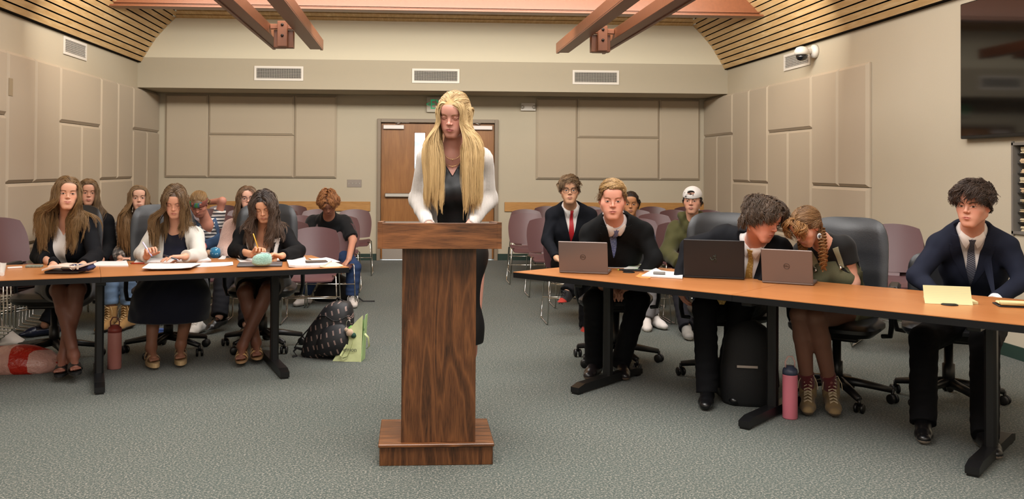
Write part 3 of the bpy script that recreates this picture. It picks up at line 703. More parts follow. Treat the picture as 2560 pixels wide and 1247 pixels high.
# mint pencil case
def m_fur():
    n = N('mint_fleece'); v = n.coord(); f = n.noise(v, 140, 3, .7); n.col(n.ramp(f, [(.35, lin('#7fb3a5')), (.6, lin('#a5d2c4'))])); n.bump(f, 1., .01); return n.set(.95, sheen=.6)
p = atz(655, 664, TZ + .016)
rng = random.Random(3); rows = []
for j in range(17):
    th = PI*j/16; r = []
    for i in range(28):
        ph = 2*PI*i/28; s = math.sin(th)**.55; x = .072*s*math.copysign(abs(math.cos(ph))**.7, math.cos(ph)); y = .04*s*math.copysign(abs(math.sin(ph))**.8, math.sin(ph)); z = .042*math.copysign(abs(math.cos(th))**.8, math.cos(th)) + .042
        k = 1 + rng.uniform(-.03, .03); r.append((x*k*(1 - .15*(z/.084)), y*k, z*(1 + .12*x/.07)))
    rows.append(r + [r[0]])
t = thing('pencil_case', 'mint green fleecy pencil case standing on the closed laptop', 'pencil case', p, .1)
MB().grid(rows).build('pouch', m_fur(), t); MB().tube([(-.055, -.02, .084), (0, -.012, .089), (.055, -.02, .086)], .0025, 6).build('zipper', W_CHR, t)
def pen(p, d, L, r, label, col, tip='#222222', cat='pen', name='pen', tip2=None):
    d = Vector(d).normalized(); q = d.to_track_quat('Z', 'Y').to_matrix(); t = thing(name, label, cat, p)
    MB().lathe((0, 0, 0), [(r, .012), (r, L - .01), (r*.8, L)], 10, q).build('barrel', plain(col, .35), t)
    MB().lathe((0, 0, 0), [(.0006, 0), (r, .012)], 10, q).build('tip', plain(tip, .4), t); return t
pen(atz(324, 658, TZ + .005), (1, .1, 0), .10, .005, 'red pen lying left of the open notebook', '#a8331f')
pen(atz(1690, 677.5, TZ + .005), (1, -.3, 0), .14, .0045, 'blue pen lying left of the large black laptop', '#39467f')
pen(atz(1543, 674, TZ + .006), (1, -.02, 0), .12, .005, 'dark pen with green cap by the blue tie person', '#23231f', '#8fae2c')
# right table
sheet([(1517, 669), (1610, 671), (1624, 661), (1520, 658)], 'printed sheet beside the laptop of the blue tie person', PAPER)
n = N('highlighted_paper'); v = n.coord(); n.col(n.ramp(n.noise(v, 9, 1), [(.45, lin('#dedbd6')), (.55, lin('#a9c79d'))])); HIL = n.set(.8)
sheet([(1560, 672), (1640, 678), (1643, 664), (1590, 661)], 'sheet with green highlighting under the blue tie person sleeve', HIL, z=TZ + .003, th=.004)
sheet([(1588, 692), (1625, 697), (1630, 686), (1600, 683)], 'orange sheet peeking from under the loose pages', plain('#d5803f', .8), th=.001)
sheet([(1604, 691), (1706, 697), (1708, 684), (1640, 678)], 'curled loose pages left of the large black laptop', BLANK, z=TZ + .002, th=.008, curl=.014)
slab_px((1648, 685), .075, .045, .014, -.3, TZ + .012, 'small grey calculator on the curled loose pages', 'calculator', 'calculator', plain('#6f6c68', .5))
slab_px((1582, 677), .14, .06, .009, -.1, TZ, 'black phone lying in front of highlighted sheet', 'mobile_phone', 'phone', plain('#0f1012', .2))
def grommet(c, label):
    p = atz(*c, TZ); o = MB().lathe((0, 0, 0), [(.04, 0), (.04, .003), (.034, .006)], 28).build('cable_grommet', W_BLK); o.location = p; tag(o, label, 'grommet')
grommet((1572, 681), 'round black cable cap in table near the black phone'); grommet((2374, 762), 'oval black cable cap in front of the folded legal pad')
# legal pads
def m_legal():
    n = N('ruled_legal_paper'); v = n.coord(); w = n.n('ShaderNodeTexWave', wave_type='BANDS', bands_direction='Z'); w.inputs['Scale'].default_value = 38; n.l(v, w.inputs['Vector'])
    n.col(n.mix(n.ramp(w.outputs['Fac'], [(.85, (0, 0, 0)), (.95, (.35, .35, .35))]), lin('#c2bb8d'), lin('#8f9b92'))); return n.set(.8, spec=.2)
LG = m_legal()
a, b = atz(2311, 757, TZ + .001), atz(2431, 762, TZ + .001); ex = (b - a); w = ex.length; ang = math.atan2(ex.y, ex.x)
t = thing('legal_pad', 'yellow legal pad with its top page folded upright, on right table', 'notepad', (a + b)/2, ang)
MB().grid([[(-w/2 + w*i/6, .006 + .032*j/5 + .02*(1 - j/5)**3*-1, .088*(j/5)) for i in range(7)] for j in range(6)], True, (0, .0015, 0)).build('raised_page', LG, t)
MB().box((.035, .12, .006), (w, .17, .012)).build('pad', LEGAL, t)
t = thing('legal_pad', 'rolled open legal pad in black folder at frame edge', 'notepad', atz(2530, 766, TZ), -.35)
MB().box((.05, .02, .004), (.24, .13, .008), bev=.003).build('folder', plain('#1a1a1c', .5), t)
MB().box((.05, .0, .017), (.23, .10, .012), bev=.005).tube([(-.065, -.04, .024), (.16, -.045, .024)], .011, 10).build('pad', LEGAL, t)
# ------------------------------------------------------------------ things on the floor
def bottle(c, label, body, cap, loop, r=.0365, h=.245):
    t = thing('water_bottle', label, 'bottle', atz(*c, 0), 0, 'pink water bottles on the floor')
    MB().lathe((0, 0, 0), [(r*.93, 0), (r, .006), (r, h*.86), (r*.97, h*.89)], 28).build('body', plain(body, .45, bump=.06, bs=400), t)
    c_ = MB().lathe((0, 0, 0), [(r*1.0, h*.885), (r*1.0, h*.95), (r*.9, h*1.0), (r*.55, h*1.03), (r*.5, h*1.06)], 28).build('lid', plain(cap, .4), t)
    MB().tube([(-r*.62, 0, h*1.02), (-r*.66, 0, h*1.14), (-r*.3, 0, h*1.24), (r*.3, 0, h*1.24), (r*.66, 0, h*1.14), (r*.62, 0, h*1.02)], .0045, 8).build('carry_loop', plain(loop, .4), c_)
bottle((286, 921), 'coral pink bottle with darker red lid beside left table leg', '#c07f78', '#99463f', '#7d4a44', r=.047, h=.29)
bottle((1975, 1045), 'pink bottle with navy lid and pale loop beside the boots', '#c9707f', '#3c4256', '#c9a29c', r=.042, h=.285)
def blob(name, mat, parent, prof, n=24, sq=.75, seed=0, amp=.0, M=None, org=None):
    """soft bag body: prof = [(z, half width, half depth, x shift, y shift)]"""
    rg = random.Random(seed); rows = []
    for z, a, b, dx, dy in prof:
        r = []
        for i in range(n):
            ph = 2*PI*i/n; c, s = math.cos(ph), math.sin(ph); k = 1 + amp*math.sin(5*ph + z*40 + seed) + rg.uniform(-amp, amp)*.4
            r.append(Vector((dx + a*math.copysign(abs(c)**sq, c)*k, dy + b*math.copysign(abs(s)**sq, s)*k, z)))
        rows.append([*(r), r[0]])
    if M is not None: rows = [[M @ p for p in r] for r in rows]
    m = MB().grid(rows); m.add([rows[0][i] for i in range(n)], [tuple(range(n))]); m.add([rows[-1][i] for i in range(n)], [tuple(range(n))])
    return m.build(name, mat, parent)
def m_striped():
    n = N('striped_nylon'); v = n.coord((1, 1, 1), rot=(0, .3, .2))
    br = n.n('ShaderNodeTexBrick'); br.inputs['Scale'].default_value = 16; br.inputs['Mortar Size'].default_value = .0; br.inputs['Color1'].default_value = (1, 1, 1, 1); br.inputs['Color2'].default_value = (0, 0, 0, 1); 
    w = n.n('ShaderNodeTexWave', wave_type='BANDS', bands_direction='X'); w.inputs['Scale'].default_value = 6.5; n.l(v, w.inputs['Vector'])
    st = n.ramp(w.outputs['Fac'], [(.86, (0, 0, 0)), (.88, (1, 1, 1)), (.93, (1, 1, 1)), (.94, (0, 0, 0)), (.97, (0, 0, 0)), (.98, (1, 1, 1))], 'CONSTANT')
    w2 = n.n('ShaderNodeTexWave', wave_type='BANDS', bands_direction='Z'); w2.inputs['Scale'].default_value = 4.6; n.l(v, w2.inputs['Vector'])
    gate = n.ramp(w2.outputs['Fac'], [(.5, (0, 0, 0)), (.52, (1, 1, 1))]); f = n.noise(v, 300, 2)
    n.col(n.mix(n.mix(1, st, gate, 'MULTIPLY'), lin('#121216'), lin('#9a8078'))); n.bump(f, .2, .003); return n.set(.6)
BN = plain('#0b0b0d', .75, bump=.25, bs=180, kind='black_nylon')
c = atz(808, 900, 0) + Vector((.02, .16, 0))
t = thing('backpack', 'black backpack with tan stripe pattern beside the green tote', 'backpack', c, math.radians(-8))
Mt = Matrix.Rotation(math.radians(14), 3, 'Y')
blob('pack', m_striped(), t, [(.0, .19, .11, 0, 0), (.02, .20, .13, 0, 0), (.12, .19, .135, .01, 0), (.22, .165, .13, .03, 0), (.30, .135, .12, .055, 0), (.37, .105, .10, .08, 0), (.405, .07, .07, .095, 0), (.415, .03, .03, .10, 0)], sq=.7, seed=1, amp=.02)
blob('front_pocket', m_striped(), t, [(.03, .11, .05, .06, -.11), (.05, .13, .075, .06, -.12), (.15, .125, .08, .075, -.12), (.23, .10, .06, .09, -.11), (.26, .05, .03, .095, -.10)], sq=.7, seed=2, amp=.02)
MB().tube([(-.16, .02, .03), (-.255, -.01, .06), (-.20, -.03, .14), (-.11, -.04, .24), (-.03, -.02, .33), (.03, 0, .385)], .014, 8, flat=.35).tube([(-.235, -.01, .06), (-.26, -.02, .03), (-.225, -.06, .008), (-.245, -.10, .005)], .009, 8, flat=.35).build('shoulder_strap', BN, t)
MB().tube([(.04, 0, .395), (.07, 0, .44), (.12, 0, .41)], .008, 8, flat=.5).build('grab_handle', BN, t)
MB().tube([(-.06 + .25*i/8, -.128 + .03*abs(i - 4)/4, .30 + .02*math.sin(i)) for i in range(9)], .0045, 6).build('zipper', BN, t)
t2 = thing('key_charm', 'small plush animal charm clipped to the striped backpack', 'charm', c + Vector((.175, -.20, .21)))
MB().lathe((0, 0, 0), [(.006, -.03), (.024, -.018), (.028, 0), (.022, .018), (.006, .026)], 16, Rx(.4)).lathe((-.025, -.005, .022), [(.004, -.016), (.017, 0), (.004, .016)], 12).build('plush_body', plain('#b79c83', .95, bump=.5, bs=150, sheen=.5), t2)
MB().lathe((.028, 0, -.022), [(.005, -.02), (.02, -.005), (.02, .01), (.006, .02)], 14, Ry(.6)).build('plush_vest', plain('#1d4033', .9), t2); MB().tube([(-.02, 0, .03), (-.025, -.01, .06), (-.02, 0, .085), (0, .01, .09), (.005, .005, .06)], .0025, 6).build('clip', W_CHR, t2)
# green tote
c = atz(880, 905, 0) + Vector((0, .09, 0)); t = thing('tote_bag', 'pale green paper tote with black lettering beside striped backpack', 'bag', c, math.radians(-10))
TG = plain('#b9bf8c', .6, var=.05, kind='pale_green_coated_paper'); TG2 = plain('#a5c486', .55, kind='lime_side')
F0 = [(-.135, -.07, 0), (.075, -.07, 0), (.065, -.035, .17), (.075, -.01, .335), (.0, -.02, .31), (-.075, -.05, .14)]
m = MB(); yb = .07
fr = [(-.13, 0), (.08, 0), (.07, .18), (.10, .30), (.055, .285), (.02, .20), (-.06, .13), (-.135, .035)]
m.grid([[(-.135 + .215*i/6 + (.0 if j else 0) + .35*j/8*.06*(6 - i)/6*3, -.075 + .05*j/8 + .004*math.sin(i*1.7 + j), min(.335*j/8, .335*j/8*(.35 + .65*(i/6)**.6))) for i in range(7)] for j in range(9)], True, (0, .003, 0)); m.build('front_panel', TG, t)
MB().grid([[(.08 + .02*j/8 - .0*j, -.075 + .05*j/8 + (.13 - .06*j/8)*i/5, .335*j/8) for i in range(6)] for j in range(9)], True, (-.003, 0, 0)).build('side_panel', TG2, t)
MB().grid([[(-.135 + .215*i/6 + .35*j/8*.06*(6 - i)/6*3, .055 - .03*j/8, min(.30*j/8, .30*j/8*(.35 + .65*(i/6)**.6))) for i in range(7)] for j in range(9)], True, (0, .003, 0)).build('back_panel', TG2, t)
MB().tube([(-.03, -.052, .12), (-.07, -.09, .045), (-.05, -.10, .03), (-.02, -.09, .04), (.01, -.055, .14), (.02, -.04, .2)], .010, 8, flat=.2).tube([(.095, -.03, .2), (.12, -.02, .17), (.12, .01, .1), (.10, .02, .08)], .008, 8, flat=.2).build('handle', TG, t)
text('lemon', .042, Vector((-.005, -.078, .088)), Rz(.0) @ Rx(-.12) @ MT, plain('#1b1c1e', .6), 'lettering', t, .0006)
text('o', .035, Vector((.093, -.04, .235)), Rz(PI/2*.9) @ MT, plain('#1b1c1e', .6), 'lettering', t, .0006)
blob('tissue', plain('#7fb85a', .5, bump=.5, bs=40), t, [(.1, .03, .02, -.02, 0), (.17, .05, .03, -.02, 0), (.22, .04, .03, -.01, 0), (.25, .01, .01, -.01, 0)], amp=.08)
# black backpack by the bowed person, black backpack by the gold tie person
c = atz(832, 757, 0) + Vector((0, .2, 0)); t = thing('backpack', 'black backpack slumped on floor under the left front chairs', 'backpack', c, .1)
blob('pack', BN, t, [(0, .20, .12, 0, 0), (.03, .215, .14, 0, 0), (.14, .19, .14, 0, 0), (.23, .14, .12, .0, .02), (.28, .05, .05, 0, .02)], seed=4, amp=.03)
MB().tube([(.18, -.1, .1), (.24, -.14, .05), (.30, -.16, .006), (.42, -.17, .005)], .010, 8, flat=.35).tube([(-.16, -.12, .16), (-.21, -.15, .1), (-.20, -.17, .02)], .012, 8, flat=.35).build('shoulder_strap', BN, t)
c = atz(1885, 1022, 0) + Vector((.02, .15, 0)); t = thing('backpack', 'upright black backpack with pale reflective strip beside pink bottle', 'backpack', c, math.radians(-14))
blob('pack', BN, t, [(0, .15, .11, 0, 0), (.03, .165, .13, 0, 0), (.2, .165, .13, 0, 0), (.38, .145, .12, 0, .02), (.46, .11, .10, 0, .03), (.50, .05, .05, 0, .03)], seed=5, amp=.012)
MB().box((-.02, -.134, .245), (.12, .006, .014)).build('reflective_strip', plain('#a79a90', .4), t)
MB().tube([(.1, .1, .44), (.17, .06, .3), (.18, .04, .1), (.14, .05, .02)], .016, 8, flat=.4).build('shoulder_strap', BN, t)
# red and white shopping bag, white bag, book parcel
def m_bag():
    n = N('red_white_polythene'); v = n.coord(rot=(0, .5, .3)); w = n.n('ShaderNodeTexWave', wave_type='BANDS', bands_direction='X'); w.inputs['Scale'].default_value = 1.7; w.inputs['Distortion'].default_value = 4.5; w.inputs['Detail'].default_value = 1; n.l(v, w.inputs['Vector'])
    n.col(n.ramp(w.outputs['Fac'], [(.47, lin('#c99a90')), (.5, lin('#b02a1e'))])); f = n.noise(v, 24, 3); n.bump(f, .7, .02); return n.set(.28, spec=.5)
c = atz(35, 940, 0) + Vector((0, .16, 0)); t = thing('shopping_bag', 'red and white plastic shopping bag lying on floor at left', 'bag', c, .1)
blob('bag', m_bag(), t, [(0, .24, .12, 0, 0), (.02, .27, .14, 0, 0), (.07, .26, .14, 0, 0), (.13, .20, .12, -.03, 0), (.17, .12, .08, -.05, 0), (.18, .04, .03, -.05, 0)], sq=.9, seed=7, amp=.04)
c = atz(5, 862, 0) + Vector((-.02, .1, 0)); t = thing('paper_bag', 'crumpled white paper bag on floor by left chair stack', 'bag', c, -.5)
blob('bag', plain('#bdb4ab', .7, bump=.6, bs=30), t, [(0, .16, .10, 0, 0), (.02, .17, .11, 0, 0), (.06, .11, .08, -.03, 0), (.13, .05, .04, -.06, 0), (.19, .02, .02, -.08, 0)], sq=.9, seed=8, amp=.06)
c = atz(405, 850, 0) + Vector((0, .12, 0))
tag(MB().box(c + Vector((0, 0, .014)), (.24, .2, .028), bev=.002).build('book', plain('#c9c4bf', .6)), 'white covered book on floor behind the cardigan person chair', 'book')
tag(MB().box(c + Vector((-.02, .02, .045)), (.11, .06, .03), bev=.006).box(c + Vector((-.02, .02, .064)), (.10, .055, .012), bev=.004).build('snack_packet', plain('#3f62a8', .4, var=.3)), 'blue snack packet on top of the white floor book', 'packet')
# ------------------------------------------------------------------ implicit surfaces for figures
def V3(p): return np.array([p[0], p[1], p[2]], float)
def nrm(v): v = np.asarray(v, float); return v/max(1e-9, np.linalg.norm(v))
def cap(a, b, ra, rb, k=.02, sq=None, s=1., sg=1): return ('c', V3(a), V3(b), ra, rb, k, None if sq is None else nrm(sq), s, sg)
def ell(c, M, r, k=.02, sg=1): return ('e', V3(c), np.asarray(M, float), np.asarray(r, float), k, sg)   # M: columns are the axes
def fun(f): return ('f', f)
def prim_d(p, P):
    if p[0] == 'c':
        _, a, b, ra, rb, k, sq, s, sg = p; ba = b - a; L = max(1e-12, ba @ ba); w = P - a; h = np.clip(w @ ba/L, 0, 1)
        w = w - h[:, None]*ba
        if sq is not None: w = w + (w @ sq)[:, None]*sq*(s - 1)
        return np.sqrt((w*w).sum(1)) - (ra + (rb - ra)*h), k, sg
    _, c, M, r, k, sg = p; q = (P - c) @ M; n = np.sqrt(((q/r)**2).sum(1)); g = np.sqrt(((q/(r*r))**2).sum(1))
    return np.where(g > 1e-9, n*(n - 1)/np.maximum(g, 1e-9), -r.min()), k, sg
def ev(prims, P):
    d = None
    for p in prims:
        if p[0] == 'f': d = p[1](P, d); continue
        x, k, sg = prim_d(p, P)
        if sg < 0: d = -smin(-d, x, k); continue
        d = x if d is None else smin(d, x, k)
    return d
def smin(a, b, k):
    if k <= 0: return np.minimum(a, b)
    h = np.maximum(k - np.abs(a - b), 0)/k; return np.minimum(a, b) - h*h*k*.25
def grad(f, P, e=.002):
    g = np.stack([f(P + np.eye(3)[i]*e) - f(P - np.eye(3)[i]*e) for i in range(3)], 1); return g/np.maximum(np.linalg.norm(g, axis=1), 1e-9)[:, None]
def prune(prims, lo, hi):
    c = (lo + hi)/2; R = np.linalg.norm(hi - lo)/2; out = []
    for p in prims:
        if p[0] == 'f': out.append(p); continue
        if p[0] == 'c':
            ba = p[2] - p[1]; h = np.clip((c - p[1]) @ ba/max(1e-12, ba @ ba), 0, 1); d = np.linalg.norm(c - p[1] - h*ba) - max(p[3], p[4])
        else: d = np.linalg.norm(c - p[1]) - p[3].max()
        if d < R + .06: out.append(p)
    return out
def nets(prims, lo, hi, h):
    """surface nets over a sparse grid; returns vertices, quads"""
    lo = np.asarray(lo, float); hi = np.asarray(hi, float); prims = prune(prims, lo, hi); B = 4
    nb = np.maximum(np.ceil((hi - lo)/(h*B)).astype(int), 1); H = h*B
    g = np.stack(np.meshgrid(*[np.arange(x) for x in nb], indexing='ij'), -1).reshape(-1, 3); cen = lo + (g + .5)*H
    dc = ev(prims, cen); act = np.abs(dc) < H*1.55 + .006
    V = np.repeat(np.repeat(np.repeat(dc.reshape(nb), B, 0), B, 1), B, 2).astype(np.float32)
    ga = g[act]; off = np.stack(np.meshgrid(*[np.arange(B)]*3, indexing='ij'), -1).reshape(-1, 3)
    idx = (ga[:, None, :]*B + off[None]).reshape(-1, 3)
    if len(idx) == 0: return np.zeros((0, 3)), np.zeros((0, 4), int)
    for s in range(0, len(idx), 400000):
        q = idx[s:s + 400000]; V[q[:, 0], q[:, 1], q[:, 2]] = ev(prims, lo + q*h)
    ins = V < 0
    c8 = [ins[i:ins.shape[0] - 1 + i, j:ins.shape[1] - 1 + j, k:ins.shape[2] - 1 + k] for i in (0, 1) for j in (0, 1) for k in (0, 1)]
    sm = sum(c.astype(np.int8) for c in c8); mx = (sm > 0) & (sm < 8); cells = np.argwhere(mx)
    if len(cells) == 0: return np.zeros((0, 3)), np.zeros((0, 4), int)
    id_ = -np.ones(mx.shape, np.int32); id_[mx] = np.arange(len(cells))
    cv = {}
    for i in (0, 1):
        for j in (0, 1):
            for k in (0, 1): cv[i, j, k] = V[cells[:, 0] + i, cells[:, 1] + j, cells[:, 2] + k]
    acc = np.zeros((len(cells), 3)); cnt = np.zeros(len(cells))
    for a in range(3):
        for u in (0, 1):
            for w in (0, 1):
                p0 = [0, 0, 0]; o = [x for x in range(3) if x != a]; p0[o[0]] = u; p0[o[1]] = w; p1 = list(p0); p1[a] = 1
                A, Bv = cv[tuple(p0)], cv[tuple(p1)]; m = (A < 0) != (Bv < 0); t = np.where(m, A/np.where(m, A - Bv, 1), 0)
                q = np.zeros((len(cells), 3)); q[:] = p0; q[:, a] = t; acc[m] += q[m]; cnt[m] += 1
    verts = lo + (cells + acc/cnt[:, None])*h
    F = []
    for a in range(3):
        o = [x for x in range(3) if x != a]; s0 = [slice(None)]*3; s1 = [slice(None)]*3; s0[a] = slice(0, -1); s1[a] = slice(1, None)
        A = ins[tuple(s0)]; Bv = ins[tuple(s1)]; e = np.argwhere(A != Bv)
        ok = (e[:, o[0]] > 0) & (e[:, o[1]] > 0) & (e[:, o[0]] < mx.shape[o[0]]) & (e[:, o[1]] < mx.shape[o[1]]) & (e[:, a] < mx.shape[a]); e = e[ok]
        fl = A[e[:, 0], e[:, 1], e[:, 2]]; q = []
        for u, w in ((-1, -1), (0, -1), (0, 0), (-1, 0)):
            c = e.copy(); c[:, o[0]] += u; c[:, o[1]] += w; q.append(id_[c[:, 0], c[:, 1], c[:, 2]])
        q = np.stack(q, 1); flip = fl if a != 1 else ~fl; q[~flip] = q[~flip][:, ::-1]; F.append(q[(q >= 0).all(1)])
    return verts, np.concatenate(F)
def npmesh(name, verts, quads, mat, parent=None, colors=None, org=(0, 0, 0)):
    me = bpy.data.meshes.new(name); n = len(verts); m = len(quads); verts = verts - np.asarray(org)
    me.vertices.add(n); me.vertices.foreach_set('co', verts.astype(np.float32).ravel())
    me.loops.add(m*4); me.loops.foreach_set('vertex_index', quads.astype(np.int32).ravel())
    me.polygons.add(m); me.polygons.foreach_set('loop_start', np.arange(0, m*4, 4, dtype=np.int32))
    try: me.polygons.foreach_set('loop_total', np.full(m, 4, np.int32))
    except Exception: pass
    me.polygons.foreach_set('use_smooth', np.ones(m, bool)); me.update(calc_edges=True); me.validate()
    if colors is not None:
        at_ = me.color_attributes.new('paint', 'FLOAT_COLOR', 'POINT'); c = np.ones((len(me.vertices), 4), np.float32); c[:, :3] = colors[:len(c)]; at_.data.foreach_set('color', c.ravel())
    return link(me, name, mat, parent)
def bbox(prims):
    lo, hi = [], []
    for p in prims:
        if p[0] == 'c': r = max(p[3], p[4]); lo += [p[1] - r, p[2] - r]; hi += [p[1] + r, p[2] + r]
        elif p[0] == 'e': r = p[3].max(); lo.append(p[1] - r); hi.append(p[1] + r)
    pad = .02 + max([p[5] for p in prims if p[0] == 'c'] + [0])*.45
    return np.min(lo, 0) - pad, np.max(hi, 0) + pad
def noise3(P, f, seed=0):
    r = np.random.RandomState(seed); out = 0
    for i in range(4):
        a = r.normal(size=3); a /= np.linalg.norm(a); b = r.normal(size=3); b /= np.linalg.norm(b)
        out = out + np.sin(P @ a*f*(1 + .35*i) + 1.7*np.sin(P @ b*f*.6 + i) + r.uniform(0, 6))
    return out/4
def m_painted(name, rough=.5, spec=.4, sss=0., sheen=0., bs=None, bump=.2, weave=None):
    n = N(name); a = n.n('ShaderNodeAttribute', attribute_name='paint'); c = a.outputs['Color']; v = n.coord()
    if weave:
        f = n.noise(v, weave, 2, .6); c = n.mix(1, c, n.ramp(f, [(.3, (.78, .78, .78)), (.7, (1, 1, 1))]), 'MULTIPLY')
    n.col(c)
    if bs: n.bump(n.noise(v, bs, 3, .6), bump, .003)
    if sss:
        n.b.inputs['Subsurface Weight'].default_value = sss; n.b.inputs['Subsurface Radius'].default_value = (.012, .005, .003); n.b.inputs['Subsurface Scale'].default_value = 1
    return n.set(rough, spec=spec, sheen=sheen)
M_SKIN = m_painted('skin', .48, .35, .12, bs=420, bump=.05)
M_WOOL = m_painted('suit_wool', .85, .15, sheen=.0, bs=600, bump=.12)
M_KNIT = m_painted('fine_knit', .85, .2, sheen=.25, bs=420, bump=.35, weave=380)
M_COTT = m_painted('cotton', .8, .2, sheen=.1, bs=300, bump=.15)
M_SILK = m_painted('satin', .5, .35, bs=60, bump=.1)
M_SHOE = m_painted('shoe_leather', .3, .5)
M_FUZZ = m_painted('fuzzy_knit', .95, .1, sheen=.6, bs=110, bump=1., weave=120)
M_DENIM = m_painted('denim', .85, .2, bs=500, bump=.3, weave=260)
def m_hair():
    n = N('hair'); a = n.n('ShaderNodeAttribute', attribute_name='paint'); v = n.coord(); f = n.noise(v, 300, 2)
    n.col(a.outputs['Color'])
    return n.set(.4, spec=.3)
M_HAIR = m_hair()
# ------------------------------------------------------------------ heads
def head_prims(c, M, s=1., w=1., jaw=1., nose=1., smile=0., chin=1., open_=0., fem=False):
    X, Fv, U = M[:, 0], M[:, 1], M[:, 2]
    q = lambda x, y, z: c + (X*x*w + Fv*y + U*z)*s
    E = lambda x, y, z, r, k, sg=1: ell(q(x, y, z), M, np.array(r)*s*np.array([w, 1, 1]), k*s, sg)
    K = lambda a, b, ra, rb, k, sg=1: cap(q(*a), q(*b), ra*s, rb*s, k*s, sg=sg)
    L = [E(0, -.018, .030, (.0735, .093, .084), .02), E(0, .016, -.022, (.060*(.5 + .5*jaw), .066, .080), .03)]
    L += [K((-.012, .062, -.098), (.012, .062, -.098), .0165*chin, .0165*chin, .028)]
    for g in (-1, 1):
        L += [K((g*.053*jaw, -.008, -.052), (g*.02, .058, -.096), .014, .013, .03), E(g*.043, .044, -.024, (.024, .024, .022), .03),
              E(g*.028, .058, -.060, (.022, .022, .026), .025)]
    L += [K((-.030, .070, .024), (.030, .070, .024), .0115, .0115, .022), E(0, .060, .055, (.052, .026, .032), .03)]
    for g in (-1, 1):
        L += [E(g*.0315, .0885, .003, (.0165, .012, .0115), .014, -1), E(g*.031, .0665, .002, (.0145, .0145, .0135), .003)]
        L += [K((g*.0175, .0760, .0065), (g*.031, .0805, .0105), .0032, .0036, .003), K((g*.031, .0805, .0105), (g*.046, .0700, .0055), .0036, .003, .003)]
        L += [K((g*.020, .0765, -.0055), (g*.043, .0710, -.0045), .0024, .0024, .005)]
    L += [K((0, .076, .014), (0, .0945*(.5 + .5*nose) + .002, -.021), .0062, .0084*nose, .012), E(0, .0965, -.0235, (.0095*nose, .0095*nose, .0085), .006)]
    for g in (-1, 1): L += [E(g*.0115*nose, .0875, -.0275, (.0072, .0085, .0065), .005), E(g*.0062, .0930, -.0335, (.0034, .0042, .003), .002, -1)]
    e = smile*.010
    L += [E(0, .0735, -.060, (.026, .0155, .016), .012)]
    for g in (-1, 1): L += [K((g*(.0225 + smile*.004), .0745 - smile*.002, -.0605 + e), (g*.006, .0868, -.0565), .003, .0042, .004), K((g*(.019 + smile*.003), .0755, -.0640 + e*.6), (g*.004, .0860, -.0665), .0036, .0056, .004)]
    L += [K((-.0225, .0800, -.0608 + e*.9), (0, .0915, -.0612 - open_*.001), .0012, .0017 + open_*.0015, .0015, -1), K((.0225, .0800, -.0608 + e*.9), (0, .0915, -.0612 - open_*.001), .0012, .0017 + open_*.0015, .0015, -1)]
    for g in (-1, 1):
        L += [E(g*.0765, -.012, -.006, (.0075, .017, .030), .006), E(g*.0825, -.014, .010, (.0055, .016, .015), .004), E(g*.0835, -.004, -.004, (.005, .008, .013), .003, -1)]
    return L
HAIRLINE = ([-.2, -.10, -.045, -.015, .012, .035, .052, .066, .078, .3], [-.075, -.062, -.035, -.012, .012, .028, .050, .067, .079, .30])
def hairline(x, y): return np.interp(y, *HAIRLINE)
